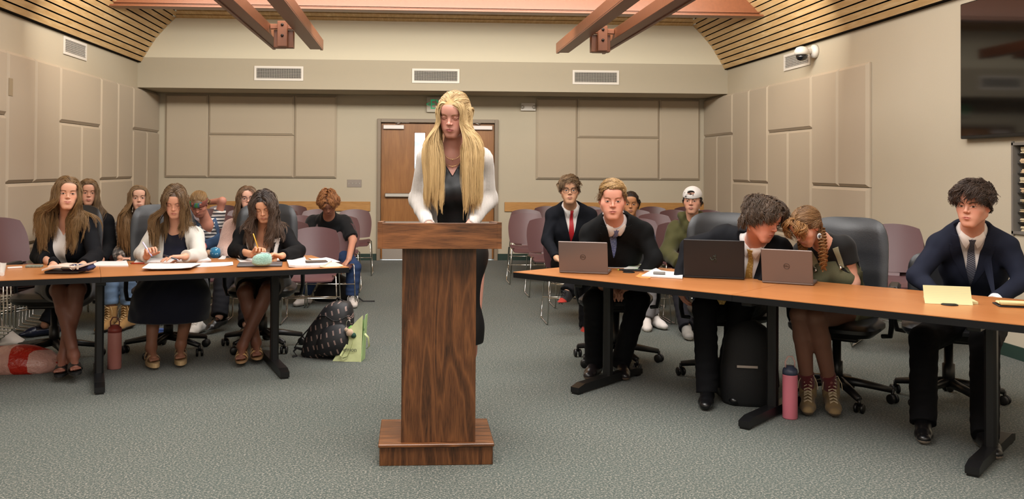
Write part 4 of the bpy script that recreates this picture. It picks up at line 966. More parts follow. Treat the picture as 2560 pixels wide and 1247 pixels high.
def face_paint(P, c, M, s, w, o):
    q = (P - c) @ M/s; x, y, z = q[:, 0]/w, q[:, 1], q[:, 2]; ax = np.abs(x); n = len(P)
    skin = np.array(lin(o['skin'])); col = np.tile(skin, (n, 1)); sm = lambda v, e=.0012: np.clip(.5 - v/(2*e), 0, 1)
    def mixc(m, cc): 
        nonlocal col
        m = np.clip(m, 0, 1)[:, None]; col = col*(1 - m) + np.asarray(cc)*m
    red = skin*np.array([1.02, .70, .66])
    mixc(o.get('blush', .35)*np.exp(-(((ax - .042)/.02)**2 + ((z + .026)/.02)**2))*(y > .02), red); mixc(.35*np.exp(-((x/.014)**2 + ((z + .028)/.012)**2))*(y > .08), red)
    mixc(.5*sm(np.abs(np.hypot((ax - .079)/1.0, 0)) - .012, .004)*(np.abs(y + .01) < .03)*(np.abs(z) < .04), red)
    fr = y > .045
    h = o['hair']; hc = np.array(lin(h[0])); hd = hc*.75
    mixc(sm(hairline(ax, y) + o.get('hl', 0.) - z, .004)*(1.), hd)
    zb = .0205 + .0055*np.sin(PI*np.clip((ax - .014)/.036, 0, 1)*.8) - o.get('frown', 0)*.004*np.clip((.03 - ax)/.02, 0, 1); th = .0034*np.clip(1.15 - (ax - .014)/.055, .35, 1)*o.get('brow_w', 1.)
    mixc(.88*sm(np.abs(z - zb) - th)*sm(.0135 - ax)*sm(ax - .051)*fr, np.array(lin(o.get('brow', h[0])))*.8)
    op = o.get('eye', 1.); t = (ax - .031)/.0150; bow = np.clip(1 - t*t, 0, 1); z0 = .0015; hu = .0066*op - .003*(1 - op); hl = .0050*max(op, .25)*.95 + (.003*(1 - op))
    eye = sm(-(z0 + hu*bow - z) , .0008)*sm(-(z - (z0 - hl*bow)), .0008)*(np.abs(t) < 1)*fr if op > .3 else np.zeros(n)
    eye = sm(z - (z0 + hu*bow), .0008)*sm((z0 - hl*bow) - z, .0008)*(np.abs(t) < 1)*fr*(op > .3)
    mixc(eye*.95, lin('#cfc6c0'))
    gx, gz = o.get('gaze', (0, 0)); r = np.hypot(x - np.sign(x)*.031 - gx, z - z0 - gz)
    mixc(eye*sm(r - .0066, .0006), lin(o.get('iris', '#4a3526'))); mixc(eye*sm(r - .0032, .0006), lin('#0a0806'))
    zl = z0 + hu*bow if op > .3 else z0 - hl*bow
    mixc(.85*sm(np.abs(z - zl) - .0011*(1.3 if o.get('fem') else .9), .0008)*(np.abs(t) < 1.06)*fr, lin('#2a1a12'))
    mixc(.35*sm(np.abs(z - (z0 - hl*bow)) - .0007, .0008)*(np.abs(t) < 1)*fr*(op > .3), lin('#4a2c20'))
    mixc(.22*sm(np.abs(z - (z0 + .0075*bow + .002)) - .0012)*(np.abs(t) < 1)*fr, skin*.55)
    e = o.get('smile', 0)*.009*np.clip(ax/.0225, 0, 1); zm = -.0610 + e; bw = np.clip(1 - (ax/(.0245 + .004*o.get('smile', 0)))**2, 0, 1); cup = .0012*np.exp(-(x/.004)**2)
    lip = np.array(lin(o.get('lip', '#a45e55')))
    mixc(o.get('lipw', .8)*sm(z - (zm + .0078*bw - cup))*sm((zm - .0088*bw) - z)*(ax < .0245 + .004*o.get('smile', 0))*(y > .05), lip)
    mixc(.75*sm(np.abs(z - zm) - .0008 - .0018*o.get('open', 0)*bw, .0007)*(ax < .023)*(y > .05), skin*np.array([.28, .14, .12]))
    return col
# ------------------------------------------------------------------ bodies
def hand_prims(w, d, nv, side, curl=.35, s=1., spread=.18, thumb=.5):
    """wrist, pointing direction, palm normal, side (+1: thumb towards +lat)"""
    d = nrm(d); nv = nrm(np.asarray(nv) - d*(np.asarray(nv) @ d)); lat = np.cross(d, nv)*side; w = V3(w); L = []
    for k in (-.024, -.008, .008, .024): L.append(cap(w + d*.012*s + lat*k*.55*s, w + d*.082*s + lat*k*s, .0125*s, .0115*s, .012*s))
    Ls = ((.038, .022, .018), (.042, .026, .019), (.039, .024, .019), (.030, .018, .016))
    for i, k in enumerate((.027, .009, -.009, -.026)):
        p = w + d*((.086, .090, .086, .078)[i])*s + lat*k*s; a = spread*(k/.03); dd = nrm(d + lat*a); c_ = curl*(1 + .12*i); ang = c_*.8
        for j, l in enumerate(Ls[i]):
            v = dd*math.cos(ang) + nv*math.sin(ang); q = p + v*l*s; r = (.0088, .0080, .0072, .0064)
            L.append(cap(p, q, r[j]*s, r[j + 1]*s, .004*s)); p = q; ang += c_
    p = w + d*.024*s + lat*.026*s + nv*.006*s; v = nrm(d*.75 + lat*.62 + nv*thumb)
    for l, r0, r1 in ((.040, .0125, .0095), (.030, .0095, .0085), (.022, .0085, .007)):
        q = p + v*l*s; L.append(cap(p, q, r0*s, r1*s, .006*s)); p = q; v = nrm(v + d*.28 - lat*.18 + nv*.18*thumb)
    return L
def foot_prims(a, toe, s=1.):
    """ankle point (about .085 above the sole) and toe direction on the floor"""
    a = V3(a); t = nrm([toe[0], toe[1], toe[2] if len(toe) > 2 else 0]); lat = nrm(np.cross(t, [0, 0, 1])); dn = np.array([0, 0, -1.])
    h = a + dn*.052*s - t*.035*s; b = a + dn*.066*s + t*.105*s
    L = [cap(h, b, .027*s, .019*s, .02, dn, 1.1), cap(a, h, .031*s, .028*s, .03), cap(a + t*.01 - dn*0, b + lat*0, .03*s, .019*s, .03)]
    for i, k in enumerate((.026, .011, -.002, -.014, -.025)):
        L.append(cap(b + lat*k*s - t*.02, b + lat*(k*1.15)*s + t*(.048 - .006*i)*s + dn*.004*s, .0125*s, (.0105 - .001*i)*s, .006))
    return L
def shoe_prims(a, toe, s=1., h=.0, g=.012, point=0., shaft=0.):
    a = V3(a); t = nrm(toe); dn = np.array([0, 0, -1.]); fl = a + dn*(.085*s)      # floor under the ankle
    he = fl - dn*.034 - t*.055*s; ba = fl - dn*.030 + t*.11*s; tp = fl - dn*.026 + t*(.165 + .02*point)*s
    L = [cap(he, ba, .034, .040, .02, dn, 1.15), cap(ba, tp, .040, .034 - .014*point, .02, dn, 1.25), cap(a + dn*.01, he, .036, .034, .03), cap(a + dn*.015 + t*.02, ba - dn*.01, .036, .030, .03)]
    if shaft: L.append(cap(a + dn*.02, a - dn*shaft, .045, .050, .03))
    z0 = fl[2] + .001
    L.append(fun(lambda P, d: np.maximum(d, z0 - P[:, 2])))
    return L
class Person:
    def __init__(s, label, **o):
        s.o = o; S = s.S = o.get('S', 1.); s.fem = o.get('fem', False); k = s.k = {q: V3(v) for q, v in o['j'].items()}
        s.X = nrm(k['rs'] - k['ls']); s.U = nrm(k['nec'] - k['pel']); s.F = nrm(np.cross(s.U, s.X)); s.U2 = nrm(np.cross(s.X, s.F))
        yw, pt, rl = [math.radians(q) for q in o.get('head', (0, 0, 0))]; yw -= math.atan2(k['head'][0], k['head'][1])      # head angles are given relative to the line of sight
        R = Matrix.Rotation(yw, 3, 'Z') @ Matrix.Rotation(pt, 3, 'X') @ Matrix.Rotation(rl, 3, 'Y')      # yaw +: turns to image right; pitch +: looks down
        ax = lambda v: np.array(R @ Vector(v)); s.HM = np.stack([ax((-1, 0, 0)), ax((0, -1, 0)), ax((0, 0, 1))], 1); s.hs = o.get('hs', 1.)*(.95 if s.fem else 1.0); s.hw = o.get('hw', 1.)
        base = k['pel'].copy(); base[2] = 0; s.base = base
        s.t = thing('person', label, 'person', Vector(base)); s.top = []
        s.t['group'] = 'people in the room'; del s.t['group']
        s.hp = head_prims(k['head'], s.HM, s.hs, s.hw, o.get('jaw', .90 if s.fem else 1.03), o.get('nose', .84 if s.fem else 1.0), o.get('smile', 0), o.get('chin', .9 if s.fem else 1.05), o.get('open', 0))
        s.base_h = len(s.hp)
    def groups(s, g=0., armg=None):
        k, X, F, U, S = s.k, s.X, s.F, s.U2, s.S; fat = s.o.get('fat', 1.)*S; A = g if armg is None else armg; f = s.fem; G = {}
        che = k.get('che', k['pel']*.42 + k['nec']*.58 + F*.01); wa = k['pel']*.68 + k['nec']*.32
        hp = [k['rh'], k['lh']]
        T = [cap(hp[0]*.8 + hp[1]*.2, hp[1]*.8 + hp[0]*.2, .105*fat + g, .105*fat + g, .04, F, 1.15), cap(k['pel'], wa, (.135 if f else .14)*fat + g, (.112 if f else .128)*fat + g, .05, F, 1.35),
             cap(wa, che, (.112 if f else .128)*fat + g, (.132 if f else .150)*fat + g, .05, F, 1.38), cap(che - X*.03, che + X*.03, (.118 if f else .125)*fat + g, (.118 if f else .125)*fat + g, .05, F, 1.25)]
        sh = .052*S + g
        T += [cap(k['rs'] - X*.035, k['nec'] - U*.045 + X*.03, sh, sh*1.05, .05, F, 1.0), cap(k['ls'] + X*.035, k['nec'] - U*.045 - X*.03, sh, sh*1.05, .05, F, 1.0)]
        T += [cap(k['nec'] - U*.01, k['rs'] - X*.045 + U*.012, .045*S + g, .03*S + g, .04), cap(k['nec'] - U*.01, k['ls'] + X*.045 + U*.012, .045*S + g, .03*S + g, .04)]
        if f:
            for q in (-1, 1): T.append(ell(che + X*q*.068*S + F*.085*fat + U*.0, np.stack([X, F, U], 1), (.062 + g, .052 + g, .062 + g), .05))
        G['torso'] = T
        for q in 'rl':
            sp, e, w = k[q + 's'], k[q + 'e'], k[q + 'w']; r = (.040, .033, .034, .0235) if f else (.047, .040, .039, .028)
            r = [x*(.5*fat + .5) + A for x in r]
            G[q + 'ua'] = [cap(sp, e, r[0] + .004, r[1], .035)]; G[q + 'fa'] = [cap(e, w, r[2], r[3], .03)]
        for q in 'rl':
            h, n_, a = k[q + 'h'], k[q + 'k'], k[q + 'a']; r = (.086, .058, .054, .034) if f else (.088, .060, .056, .038); r = [x*(.6*fat + .4) + g for x in r]
            G[q + 'th'] = [cap(h, n_, r[0], r[1], .018)]; m_ = n_*.7 + a*.3 - nrm(F)*.01
            G[q + 'sh'] = [cap(n_, m_, r[1]*.95, r[2], .015), cap(m_, a, r[2], r[3], .015)]
        return G
    def neck(s, g=0.):
        k = s.k; b = k['head'] + s.HM @ np.array([0, -.022, -.045])*s.hs; r = (.050 if s.fem else .060)*s.o.get('neck_w', 1.)
        return [cap(k['nec'] - s.U2*.03, b, r*1.06 + g, r*.93 + g, .035)]
    def build(s, fine=.0022, hands=(), feet=()):
        k, o = s.k, s.o; G = s.groups(); body = [p for q in ('torso', 'rua', 'rfa', 'lua', 'lfa', 'rth', 'lth', 'rsh', 'lsh') for p in G[q]]
        body += s.neck(); hands_ = []; s.hb = []
        for q in 'rl':
            h = o.get(q + 'hand')
            if h:
                hp = hand_prims(k[q + 'w'], h[0], h[1], h[2], h[3] if len(h) > 3 else .35, .93 if s.fem else 1.04, thumb=h[4] if len(h) > 4 else .5); hands_ += hp
                lo, hi = bbox(hp); s.hb.append((lo, hi, o.get('hand_h', .0034)))
            else: hands_ += [cap(k[q + 'w'], k[q + 'w'] + nrm(k[q + 'w'] - k[q + 'e'])*.09, .03, .022, .02)]
            ft = o.get(q + 'foot')
            if ft is not None: fp = foot_prims(k[q + 'a'], ft, .93 if s.fem else 1.); hands_ += fp; lo, hi = bbox(fp); s.hb.append((lo, hi, .004))
        s.hp0 = list(s.hp); allp = s.hp + body + hands_; s.body = allp
        c = k['head']; lo = c - .16*s.hs; hi = c + .16*s.hs; lo[2] -= .10; boxes = [(lo, hi, fine)] + s.hb
        bl, bh = bbox(body + hands_ + s.hp); H = .0105; v, f = nets(allp, bl, bh, H)
        def inside(v, lo, hi, m): return ((v > lo + m) & (v < hi - m)).all(1)
        kill = np.zeros(len(f), bool)
        for lo, hi, hh in boxes: kill |= inside(v, lo, hi, H*.6 + hh)[f].all(1)
        f = f[~kill]; Vs, Fs = [v], [f]; n = len(v)
        for i, (lo, hi, hh) in enumerate(boxes):
            a, b = nets(allp, lo, hi, hh)
            if i:                                  # leave what the earlier boxes hold
                kl = np.zeros(len(b), bool)
                for l2, h2, _ in boxes[:i]: kl |= inside(a, l2, h2, hh)[b].all(1)
                b = b[~kl]
            Vs.append(a); Fs.append(b + n); n += len(a)
        v, f = np.concatenate(Vs), np.concatenate(Fs); used = np.zeros(len(v), bool); used[f.ravel()] = True; mp = np.cumsum(used) - 1; v, f = v[used], mp[f]
        oo = dict(o); oo['fem'] = s.fem; col = np.tile(np.array(lin(o['skin'])), (len(v), 1)); nearh = np.linalg.norm(v - c, axis=1) < .19*s.hs
        col[nearh] = face_paint(v[nearh], c, s.HM, s.hs, s.hw, oo)
        if 'leg' in o:
            lg = v[:, 2] < k['rk'][2] + .12; far = np.linalg.norm(v - c, axis=1) > .4; col[lg & far & (v[:, 2] > .05)] = lin(o['leg'])
        s.obj = npmesh('body', v, f, M_SKIN, s.t, col, s.base); s.coll = [p for p in allp]
        return s
    def P(s, x, y, z): return s.k['nec'] + s.X*x + s.F*y + s.U2*z
    def loc(s, P):
        w = P - s.k['nec']; return w @ s.X, w @ s.F, w @ s.U2
    def garment(s, name, prims, h=.008, mat=None, paint='#222222', cut=(), folds=.0025, ff=38., k_add=True, fseed=1, label=None, vee=None, lapel=None, ribs=None, trim=None):
        """cut: list of (point, normal): keep where dot(P - point, normal) < 0"""
        pr = list(prims)
        if folds: pr.append(fun(lambda P, d: d + folds*noise3(P*np.array([1, 1, 1.6]), ff, fseed)))
        if lapel:
            wt, dp, lw, up = lapel
            def fl(P, d):
                x, y, z = s.loc(P); ax = np.abs(x); w = np.clip(wt*(1 + z/dp), 0, wt); wl = lw*np.clip((z + dp)/(dp*.55), 0, 1)*np.where(z > -.075, .62 + .0*z, 1.); m = (ax > w - .004) & (ax < w + wl) & (y > 0) & (z > -dp) & (z < .03); return d - up*m
            pr.append(fun(fl))
        if vee:
            wt, dp, zt = vee
            def fv(P, d):
                x, y, z = s.loc(P); w = np.clip(wt*(1 + z/dp), -.1, wt*1.0) + np.clip(z - zt, 0, .1)*.6; return np.maximum(d, -np.maximum(np.abs(x) - w, -(y - .0)))
            pr.append(fun(fv))
        for c_, n_ in cut:
            c_, n_ = V3(c_), nrm(n_); pr.append(fun(lambda P, d, c_=c_, n_=n_: np.maximum(d, (P - c_) @ n_)))
        lo, hi = bbox(pr); v, f = nets(pr, lo, hi, h)
        if callable(paint): col = paint(v)
        else:
            col = np.tile(np.array(lin(paint)), (len(v), 1))
        ob = npmesh(name, v, f, mat or M_WOOL, s.t, col, s.base)
        if label: ob['label'] = label
        s.coll += [p for p in pr if p[0] != 'f']; s.top.append(pr); return ob, pr
    def drape(s, pts, prims, off=.002, start=.35):
        """drop chest-frame (x, z) points on to a surface along -F"""
        pts = np.array(pts, float); O = s.k['nec'] + pts[:, :1]*s.X + pts[:, 1:2]*s.U2; y = np.full(len(pts), start); q = [p for p in prims]
        for _ in range(26):
            d = ev(q, O + y[:, None]*s.F) - off; y -= np.clip(d, -.02, .05)*.85
            y = np.maximum(y, -.1)
        return O + y[:, None]*s.F
    def patch(s, name, rows, prims, mat, off=.003, th=.003, parent=None, label=None):
        n = len(rows[0]); P = s.drape([p for r in rows for p in r], prims, off) - s.base
        m = MB().grid([[Vector(P[i*n + j]) for j in range(n)] for i in range(len(rows))], True, Vector(-s.F*th)); ob = m.build(name, mat, parent or s.t)
        if label: ob['label'] = label
        return ob
    def wpt(s, p): return Vector(np.asarray(p) - s.base)
def tie(s, pr, mat, w=.036, top=-.012, bot=-.40, label=None, twist=0.):
    rows = []
    for i in range(22):
        t = i/21; z = top + (bot - top)*t; ww = (.021 - .010*min(1, t/.09)) if t < .09 else .0125 + (w - .0125)*((t - .09)/.91)**.9
        rows.append([(ww*u*.5*2*.9 + twist*t, z) for u in (-1, -.6, -.2, .2, .6, 1)])
    return s.patch('necktie', rows, pr, mat, .006, .005, label=label)
def lapels(s, pr, col, wt, dp, lw=.062, off=.004):
    mt = plain(col, .85, spec=.15, kind='lapel_wool')
    for g in (-1, 1):
        rows = []
        for i in range(16):
            z = -.052 - (dp - .056)*i/15; a = wt*(1 + z/dp) - .002; f = (z + dp)/(dp - .052); w = lw*min(1, f*1.5)*(.90 + .1*f); rows.append([(g*(a + w*u), z + (.012*u if i == 0 else 0)) for u in (0, .25, .5, .75, 1)])
        s.patch('lapel', rows, pr, mt, off, .005)
        rows = []
        for i in range(8):
            z = .012 - .060*i/7; a = min(wt, wt*(1 + z/dp)) + (.004 if z > 0 else 0); rows.append([(g*(a + lw*.62*u), z - .020*u*(i/7)) for u in (-.05, .3, .65, 1)])
        s.patch('jacket_collar', rows, pr, mt, off + .001, .005)
def collar_wings(s, pr, mat, w=.045, d=.075, up=.012):
    for g in (-1, 1):
        rows = []
        for i in range(6):
            t = i/5; a = (g*(.006 + .0*t), .012 - .03*0); 
            p0 = (g*(.004 + .052*t), .002 + up*t*2.2); p1 = (g*(.030 + .040*t), -d + .0 + (d + .01)*t*.9)
            rows.append([(p0[0] + (p1[0] - p0[0])*u, p0[1] + (p1[1] - p0[1])*u) for u in (0, .33, .66, 1)])
        s.patch('collar', rows, pr, mat, .006, .004)
# ------------------------------------------------------------------ hair
def nrm_rows(a): return a/np.maximum(np.linalg.norm(a, axis=-1, keepdims=True), 1e-9)
def curves_obj(s, name, Ps, rad, col, label=None, parent=None):
    """Ps (n, k, 3) strand points; rad (n, k); col (n, k, 3)"""
    n, k, _ = Ps.shape; cv = bpy.data.hair_curves.new(name); cv.add_curves([k]*n)
    cv.attributes['position'].data.foreach_set('vector', (Ps - s.base).astype(np.float32).ravel())
    a = cv.attributes.get('radius') or cv.attributes.new('radius', 'FLOAT', 'POINT'); a.data.foreach_set('value', rad.astype(np.float32).ravel())
    c = cv.attributes.new('paint', 'FLOAT_COLOR', 'POINT'); q = np.ones((n*k, 4), np.float32); q[:, :3] = col.reshape(-1, 3); c.data.foreach_set('color', q.ravel())
    cv.materials.append(M_HAIR); o = bpy.data.objects.new(name, cv); C.objects.link(o); o.parent = parent or s.t
    if label: o['label'] = label
    return o
def strands(s, N_, length, style='long', seed=1, part=0., k=26, kids=8, rad=.0011, off=(.003, .014), lump=0., wave=(0, 0), front=.5, fy=.0, comb=(0, -1, .2), lift=.0, colors=('#6b4a2c', '#a07a4a'), hl=0., name='hair', grav=1., gather=None, side_in=0., region=None, jitter=.06, pull=None, label=None, tipc=None, len_fn=None, stick=-.03, stick_t=.6, face=0., spread=.006, frizz=.0, parent=None, ragged=.16):
    r = np.random.RandomState(seed); M, c, S = s.HM, s.k['head'], s.hs; i = np.arange(N_*3) + .5; ph = np.arccos(1 - 2*i/(N_*3)); th_ = PI*(1 + 5**.5)*i
    d = np.stack([np.cos(th_)*np.sin(ph), np.sin(th_)*np.sin(ph), np.cos(ph)], 1); q = d*np.array([.0735*s.hw, .093, .084]) + np.array([0, -.018, .030])
    ok = q[:, 2] > hairline(np.abs(q[:, 0]), q[:, 1]) + hl
    if region is not None: ok &= region(q)
    q, d = q[ok], d[ok]; sel = r.permutation(len(q))[:N_]; q, d = q[sel], d[sel]; n = len(q)
    if n == 0: return None
    nl = nrm_rows(d/np.array([.0735, .093, .084])); P = c + (q*S) @ M.T; Nn = nl @ M.T
    down = np.array([0, 0, -1.]); sx = np.sign(q[:, 0] - part + r.normal(0, .004, n)); Lf = length*(1 + r.uniform(-ragged, .06, n))
    if len_fn is not None: Lf = Lf*len_fn(q)
    cb = (1., -.35, .15) if style == 'long' else comb
    if style == 'long': D = np.stack([sx, -.35 - .25*np.clip(-q[:, 1]*10, -1, 1), .2 - 1.5*np.abs(q[:, 0])/.07], 1)
    else:
        D = np.tile(np.array(cb[:3], float), (n, 1))
        if len(cb) > 3: D[:, 0] += sx*cb[3]
    fr = (q[:, 1] > fy) | (r.uniform(0, 1, n) < front)
    if style == 'long': D = np.where(fr[:, None], D, np.stack([sx*.25, -.6 + 0*sx, -.8 + 0*sx], 1))
    D = D @ M.T + r.normal(0, jitter, (n, 3)); D = nrm_rows(D - (D*Nn).sum(1)[:, None]*Nn); D = nrm_rows(D + Nn*lift)
    offs = r.uniform(off[0], off[1], n); offs = offs*(1 + lump*noise3(q, 42, seed)) if lump else offs; step = Lf/(k - 1); Ps, Ns = [P.copy()], [Nn.copy()]
    lo, hi = P.min(0) - length - .05, P.max(0) + .12; cp = prune([p for p in s.coll if p[0] != 'f'], lo, hi); f = lambda A: ev(cp, A)
    pull_v = np.where(fr[:, None], s.F*1.0, -s.F*1.0); Fw = r.uniform(.7, 1.3, n)
    if gather: xt = r.uniform(gather[0], gather[1], n)*sx
    for j in range(1, k):
        t = j/(k - 1); P0 = P.copy()
        if style == 'long':
            g = np.clip(.2 + j*.10, 0, .9)*grav; D = nrm_rows(D*(1 - .22*g) + down*.34*g + pull_v*(.09*Fw*(t < .5))[:, None] - (sx*side_in*.1*(t > .3))[:, None]*s.X)
        else: D = nrm_rows(D + down*.10*grav*j/4)
        if pull is not None: D = nrm_rows(D*.75 + nrm_rows(V3(pull) - P)*.25)
        P = P + D*step[:, None]; e = f(P); gN = grad(f, P, .003)
        hq = (P - c) @ M/S; st = ((hq[:, 2] > stick) & (np.abs(e) < .05)) if style == 'long' else np.full(n, t < stick_t)
        P = P + gN*np.where(st, np.clip(offs - e, -.016, .03), np.clip(offs - e, 0, .03))[:, None]
        if face:
            hq = (P - c) @ M/S; bad = (hq[:, 1] > .0) & (hq[:, 2] < .055) & (hq[:, 2] > -.14) & (np.abs(hq[:, 0]) < face*s.hw); P = P + (np.where(bad, (sx*face*s.hw - hq[:, 0])*S*.35, 0))[:, None]*M[:, 0]
        if style == 'long':
            hq = (P - c) @ M/S; w_ = fr & (hq[:, 2] > -.12) & (sx*hq[:, 0] < .003); P = P + (np.where(w_, (sx*.004 - hq[:, 0])*S, 0))[:, None]*M[:, 0]
        if gather:
            x = (P - s.k['nec']) @ s.X; below = (P[:, 2] < c[2] - .07*S); P = P + (np.where(below & fr, (xt - x)*.17, 0))[:, None]*s.X
        mv = nrm_rows(P - P0); D = nrm_rows(D*.35 + mv*.65); Ns.append(gN); Ps.append(P.copy())
    Ps, Ns = np.stack(Ps, 1), np.stack(Ns, 1)
    for _ in range(3): Ps[:, 1:-1] = Ps[:, 1:-1]*.5 + (Ps[:, :-2] + Ps[:, 2:])*.25
    T = nrm_rows(np.gradient(Ps, axis=1)); Bn = nrm_rows(np.cross(T, Ns) + 1e-6); t = np.arange(k)/(k - 1)
    if wave[0]:
        phs = r.uniform(0, 6.28, n); am = wave[0]*np.clip(t*2.5 - .25, 0, 1); an = t[None]*length*wave[1] + phs[:, None]
        Ps = Ps + Bn*(am*np.sin(an))[..., None] + Ns*(am*(.5 + .5*np.cos(an)))[..., None]
    return fan(s, name, Ps, Bn, Ns, kids, spread, rad, colors, r, tipc, label, frizz, parent)
def fan(s, name, Ps, Bn, Ns, kids, spread, rad, colors, r, tipc=None, label=None, frizz=0., parent=None):
    n, k, _ = Ps.shape; t = np.arange(k)/(k - 1); a = r.normal(0, spread, (n, kids)); b = np.abs(r.normal(0, spread*.35, (n, kids))); pr = (.75 + .5*t - .75*np.clip((t - .7)/.3, 0, 1)**2)[None, None, :, None]
    Q = Ps[:, None] + Bn[:, None]*a[..., None, None]*pr + Ns[:, None]*b[..., None, None]*pr
    if frizz: w = np.cumsum(r.normal(0, frizz, (n, kids, k, 3)), 2); Q = Q + w
    Q = Q + nrm_rows(np.gradient(Ps, axis=1))[:, None]*(r.uniform(-.03, .02, (n, kids))[..., None, None]*t[None, None, :, None])
    Q = Q.reshape(n*kids, k, 3); R_ = rad*(r.uniform(.7, 1.3, n*kids))[:, None]*np.clip(1.1 - t**3*.8, .2, 1)[None]
    c0, c1 = np.array(lin(colors[0])), np.array(lin(colors[1])); mf = np.clip(.55*np.repeat(r.beta(2, 2, n), kids) + .45*r.beta(2, 2, n*kids), 0, 1)[:, None, None]
    col = np.broadcast_to(c0*(1 - mf) + c1*mf, (n*kids, k, 3)).copy()
    if tipc is not None: w = (t[None, :, None]**1.4)*.7; col = col*(1 - w) + np.array(lin(tipc))*w
    return curves_obj(s, name, Q, R_, col, label, parent)
def glasses(s, col='#1c1a1c', r=.0245, square=.6, z=.001):
    c, M, S = s.k['head'], s.HM, s.hs; q = lambda x, y, zz: Vector(c + (M @ np.array([x*s.hw, y, zz]))*S - s.base); m = MB()
    for g in (-1, 1):
        pts = []
        for i in range(24):
            a = 2*PI*i/24; ca, sa = math.cos(a), math.sin(a); x = g*.0335 + r*math.copysign(abs(ca)**square, ca); zz = z + r*.82*math.copysign(abs(sa)**square, sa); pts.append(q(x, .094 - 2.2*(abs(x) - .01)**2*4, zz))
        m.tube(pts, .0017, 6, closed=True); m.tube([q(g*.058, .083, z + .008), q(g*.074, .06, z + .006), q(g*.081, -.005, z + .004), q(g*.080, -.02, z - .012)], .0017, 6)
    m.tube([q(-.009, .096, z + .006), q(0, .099, z + .009), q(.009, .096, z + .006)], .0017, 6)
    return m.build('glasses', plain(col, .3), s.t)
def shoe(s, q, toe, col, sole=None, name='shoe', point=0., shaft=0., g=0., mat=None, low=False, laces=None, solez=.02, label=None, S=1., toe_col=None):
    a = s.k[q + 'a']; z0 = a[2] - .085*S; pr = shoe_prims(a, toe, S, point=point, shaft=shaft); t = nrm(toe)
    if low:                                        # open topped flat or pump
        c_ = V3(a); pr.append(fun(lambda P, d: np.maximum(d, np.where((P - c_) @ t < .075, P[:, 2] - (z0 + .052 + np.clip(-((P - c_) @ t), 0, .06)*.2), d))))
    lo, hi = bbox([p for p in pr if p[0] != 'f']); v, f = nets(pr, lo, hi, .0045)
    col_ = np.tile(np.array(lin(col)), (len(v), 1))
    if toe_col: col_[(v - V3(a)) @ t > .095] = lin(toe_col)
    if sole: col_[((v - V3(a)) @ nrm(np.cross(nrm(np.cross(t, [0, 0, 1])), t)) < -.085*S + solez) if abs(t[2]) > .1 else (v[:, 2] < z0 + solez)] = lin(sole)
    o = npmesh(name, v, f, mat or M_SHOE, s.t, col_, s.base)
    if label: o['label'] = label
    if laces:
        m = MB(); lat = nrm(np.cross(t, [0, 0, 1])); up = nrm(np.cross(lat, t)); rows_ = [(a + t*(.040 + .020*i)*S, .030 - .013*i) for i in range(5)]
        if shaft is not False and S > 1.05: rows_ = [(a + t*.052 + np.array([0, 0, .095 - .022*i]), .0) for i in range(5)] + rows_
        for b, h_ in rows_:
            b = b + up*h_
            for sg in (1, -1): m.tube([Vector(b + lat*sg*.022 - up*.004 - s.base), Vector(b + up*.004 + t*.006 - s.base), Vector(b + t*.014 - lat*sg*.022 - up*.008 - s.base)], .0024, 5)
        b = rows_[0][0] + up*(rows_[0][1] + .004)
        for sg in (1, -1): m.tube([Vector(b - s.base), Vector(b + lat*sg*.03 + up*.01 - s.base), Vector(b + lat*sg*.05 - np.array([0, 0, .03]) + t*.01 - s.base), Vector(b + lat*sg*.055 - np.array([0, 0, .07]) + t*.02 - s.base)], .002, 5)
        m.build('laces', plain(laces, .8), o)
    return o
# ------------------------------------------------------------------ outfits
def arm(s, q, t0, t1, g, r1=None):
    k = s.k; sp, e, w = k[q + 's'], k[q + 'e'], k[q + 'w']; G = s.groups(0)
    (_, _, _, ra, rb, *_), (_, _, _, rc, rd, *_) = G[q + 'ua'][0], G[q + 'fa'][0]; out = []
    if t0 < 1: b = min(t1, 1); out.append(cap(sp + (e - sp)*t0, sp + (e - sp)*b, ra + (rb - ra)*t0 + g, ra + (rb - ra)*b + g, .035))
    if t1 > 1: a, b = max(t0, 1) - 1, t1 - 1; out.append(cap(e + (w - e)*a, e + (w - e)*b, rc + (rd - rc)*a + g, (rc + (rd - rc)*b + g) if r1 is None else r1, .03))
    return out
def sleeve_cut(s, q, t):
    k = s.k; e, w = k[q + 'e'], k[q + 'w']
    if t > 1: return (e + (w - e)*(t - 1), w - e, .07)
    return (k[q + 's'] + (e - k[q + 's'])*t + s.X*(.012 if q == 'r' else -.012), e - k[q + 's'], .066 if t < .6 else .095)
def local_cut(c, n, R):
    c, n = V3(c), nrm(n)
    return fun(lambda P, d: np.where(np.linalg.norm(P - c, axis=1) < R, np.maximum(d, (P - c) @ n), d))
def jacket(s, col, g=.024, ag=.020, dp=.34, wt=.052, lap=.05, t1=1.93, hem=.10, mat=None, h=.007, name='suit_jacket', folds=.004, paint=None, label=None, up=.006):
    k = s.k; G = s.groups(g); pr = list(G['torso'])
    for q in 'rl': pr += arm(s, q, 0, t1, ag); pr.append(ell(k[q + 's'] - s.X*(.012 if q == 'r' else -.012) + s.U2*.010, np.stack([s.X, s.F, s.U2], 1), (.060 + ag*.3, .056 + ag*.3, .040 + ag*.3), .03)); pr.append(cap(k['nec'] + s.X*(.06 if q == 'r' else -.06) - s.U2*.012, k[q + 's'] + s.U2*.020, .030 + g, .028 + g, .05))
    for q in 'rl': c, n, R = sleeve_cut(s, q, t1); pr.append(local_cut(c, n, R))
    return s.garment(name, pr, h, mat or M_WOOL, paint or col, cut=[(k['pel'] - s.U2*hem, -s.U2)], folds=folds, lapel=(wt, dp, lap, up) if lap else None, vee=(wt, dp, .0), label=label)
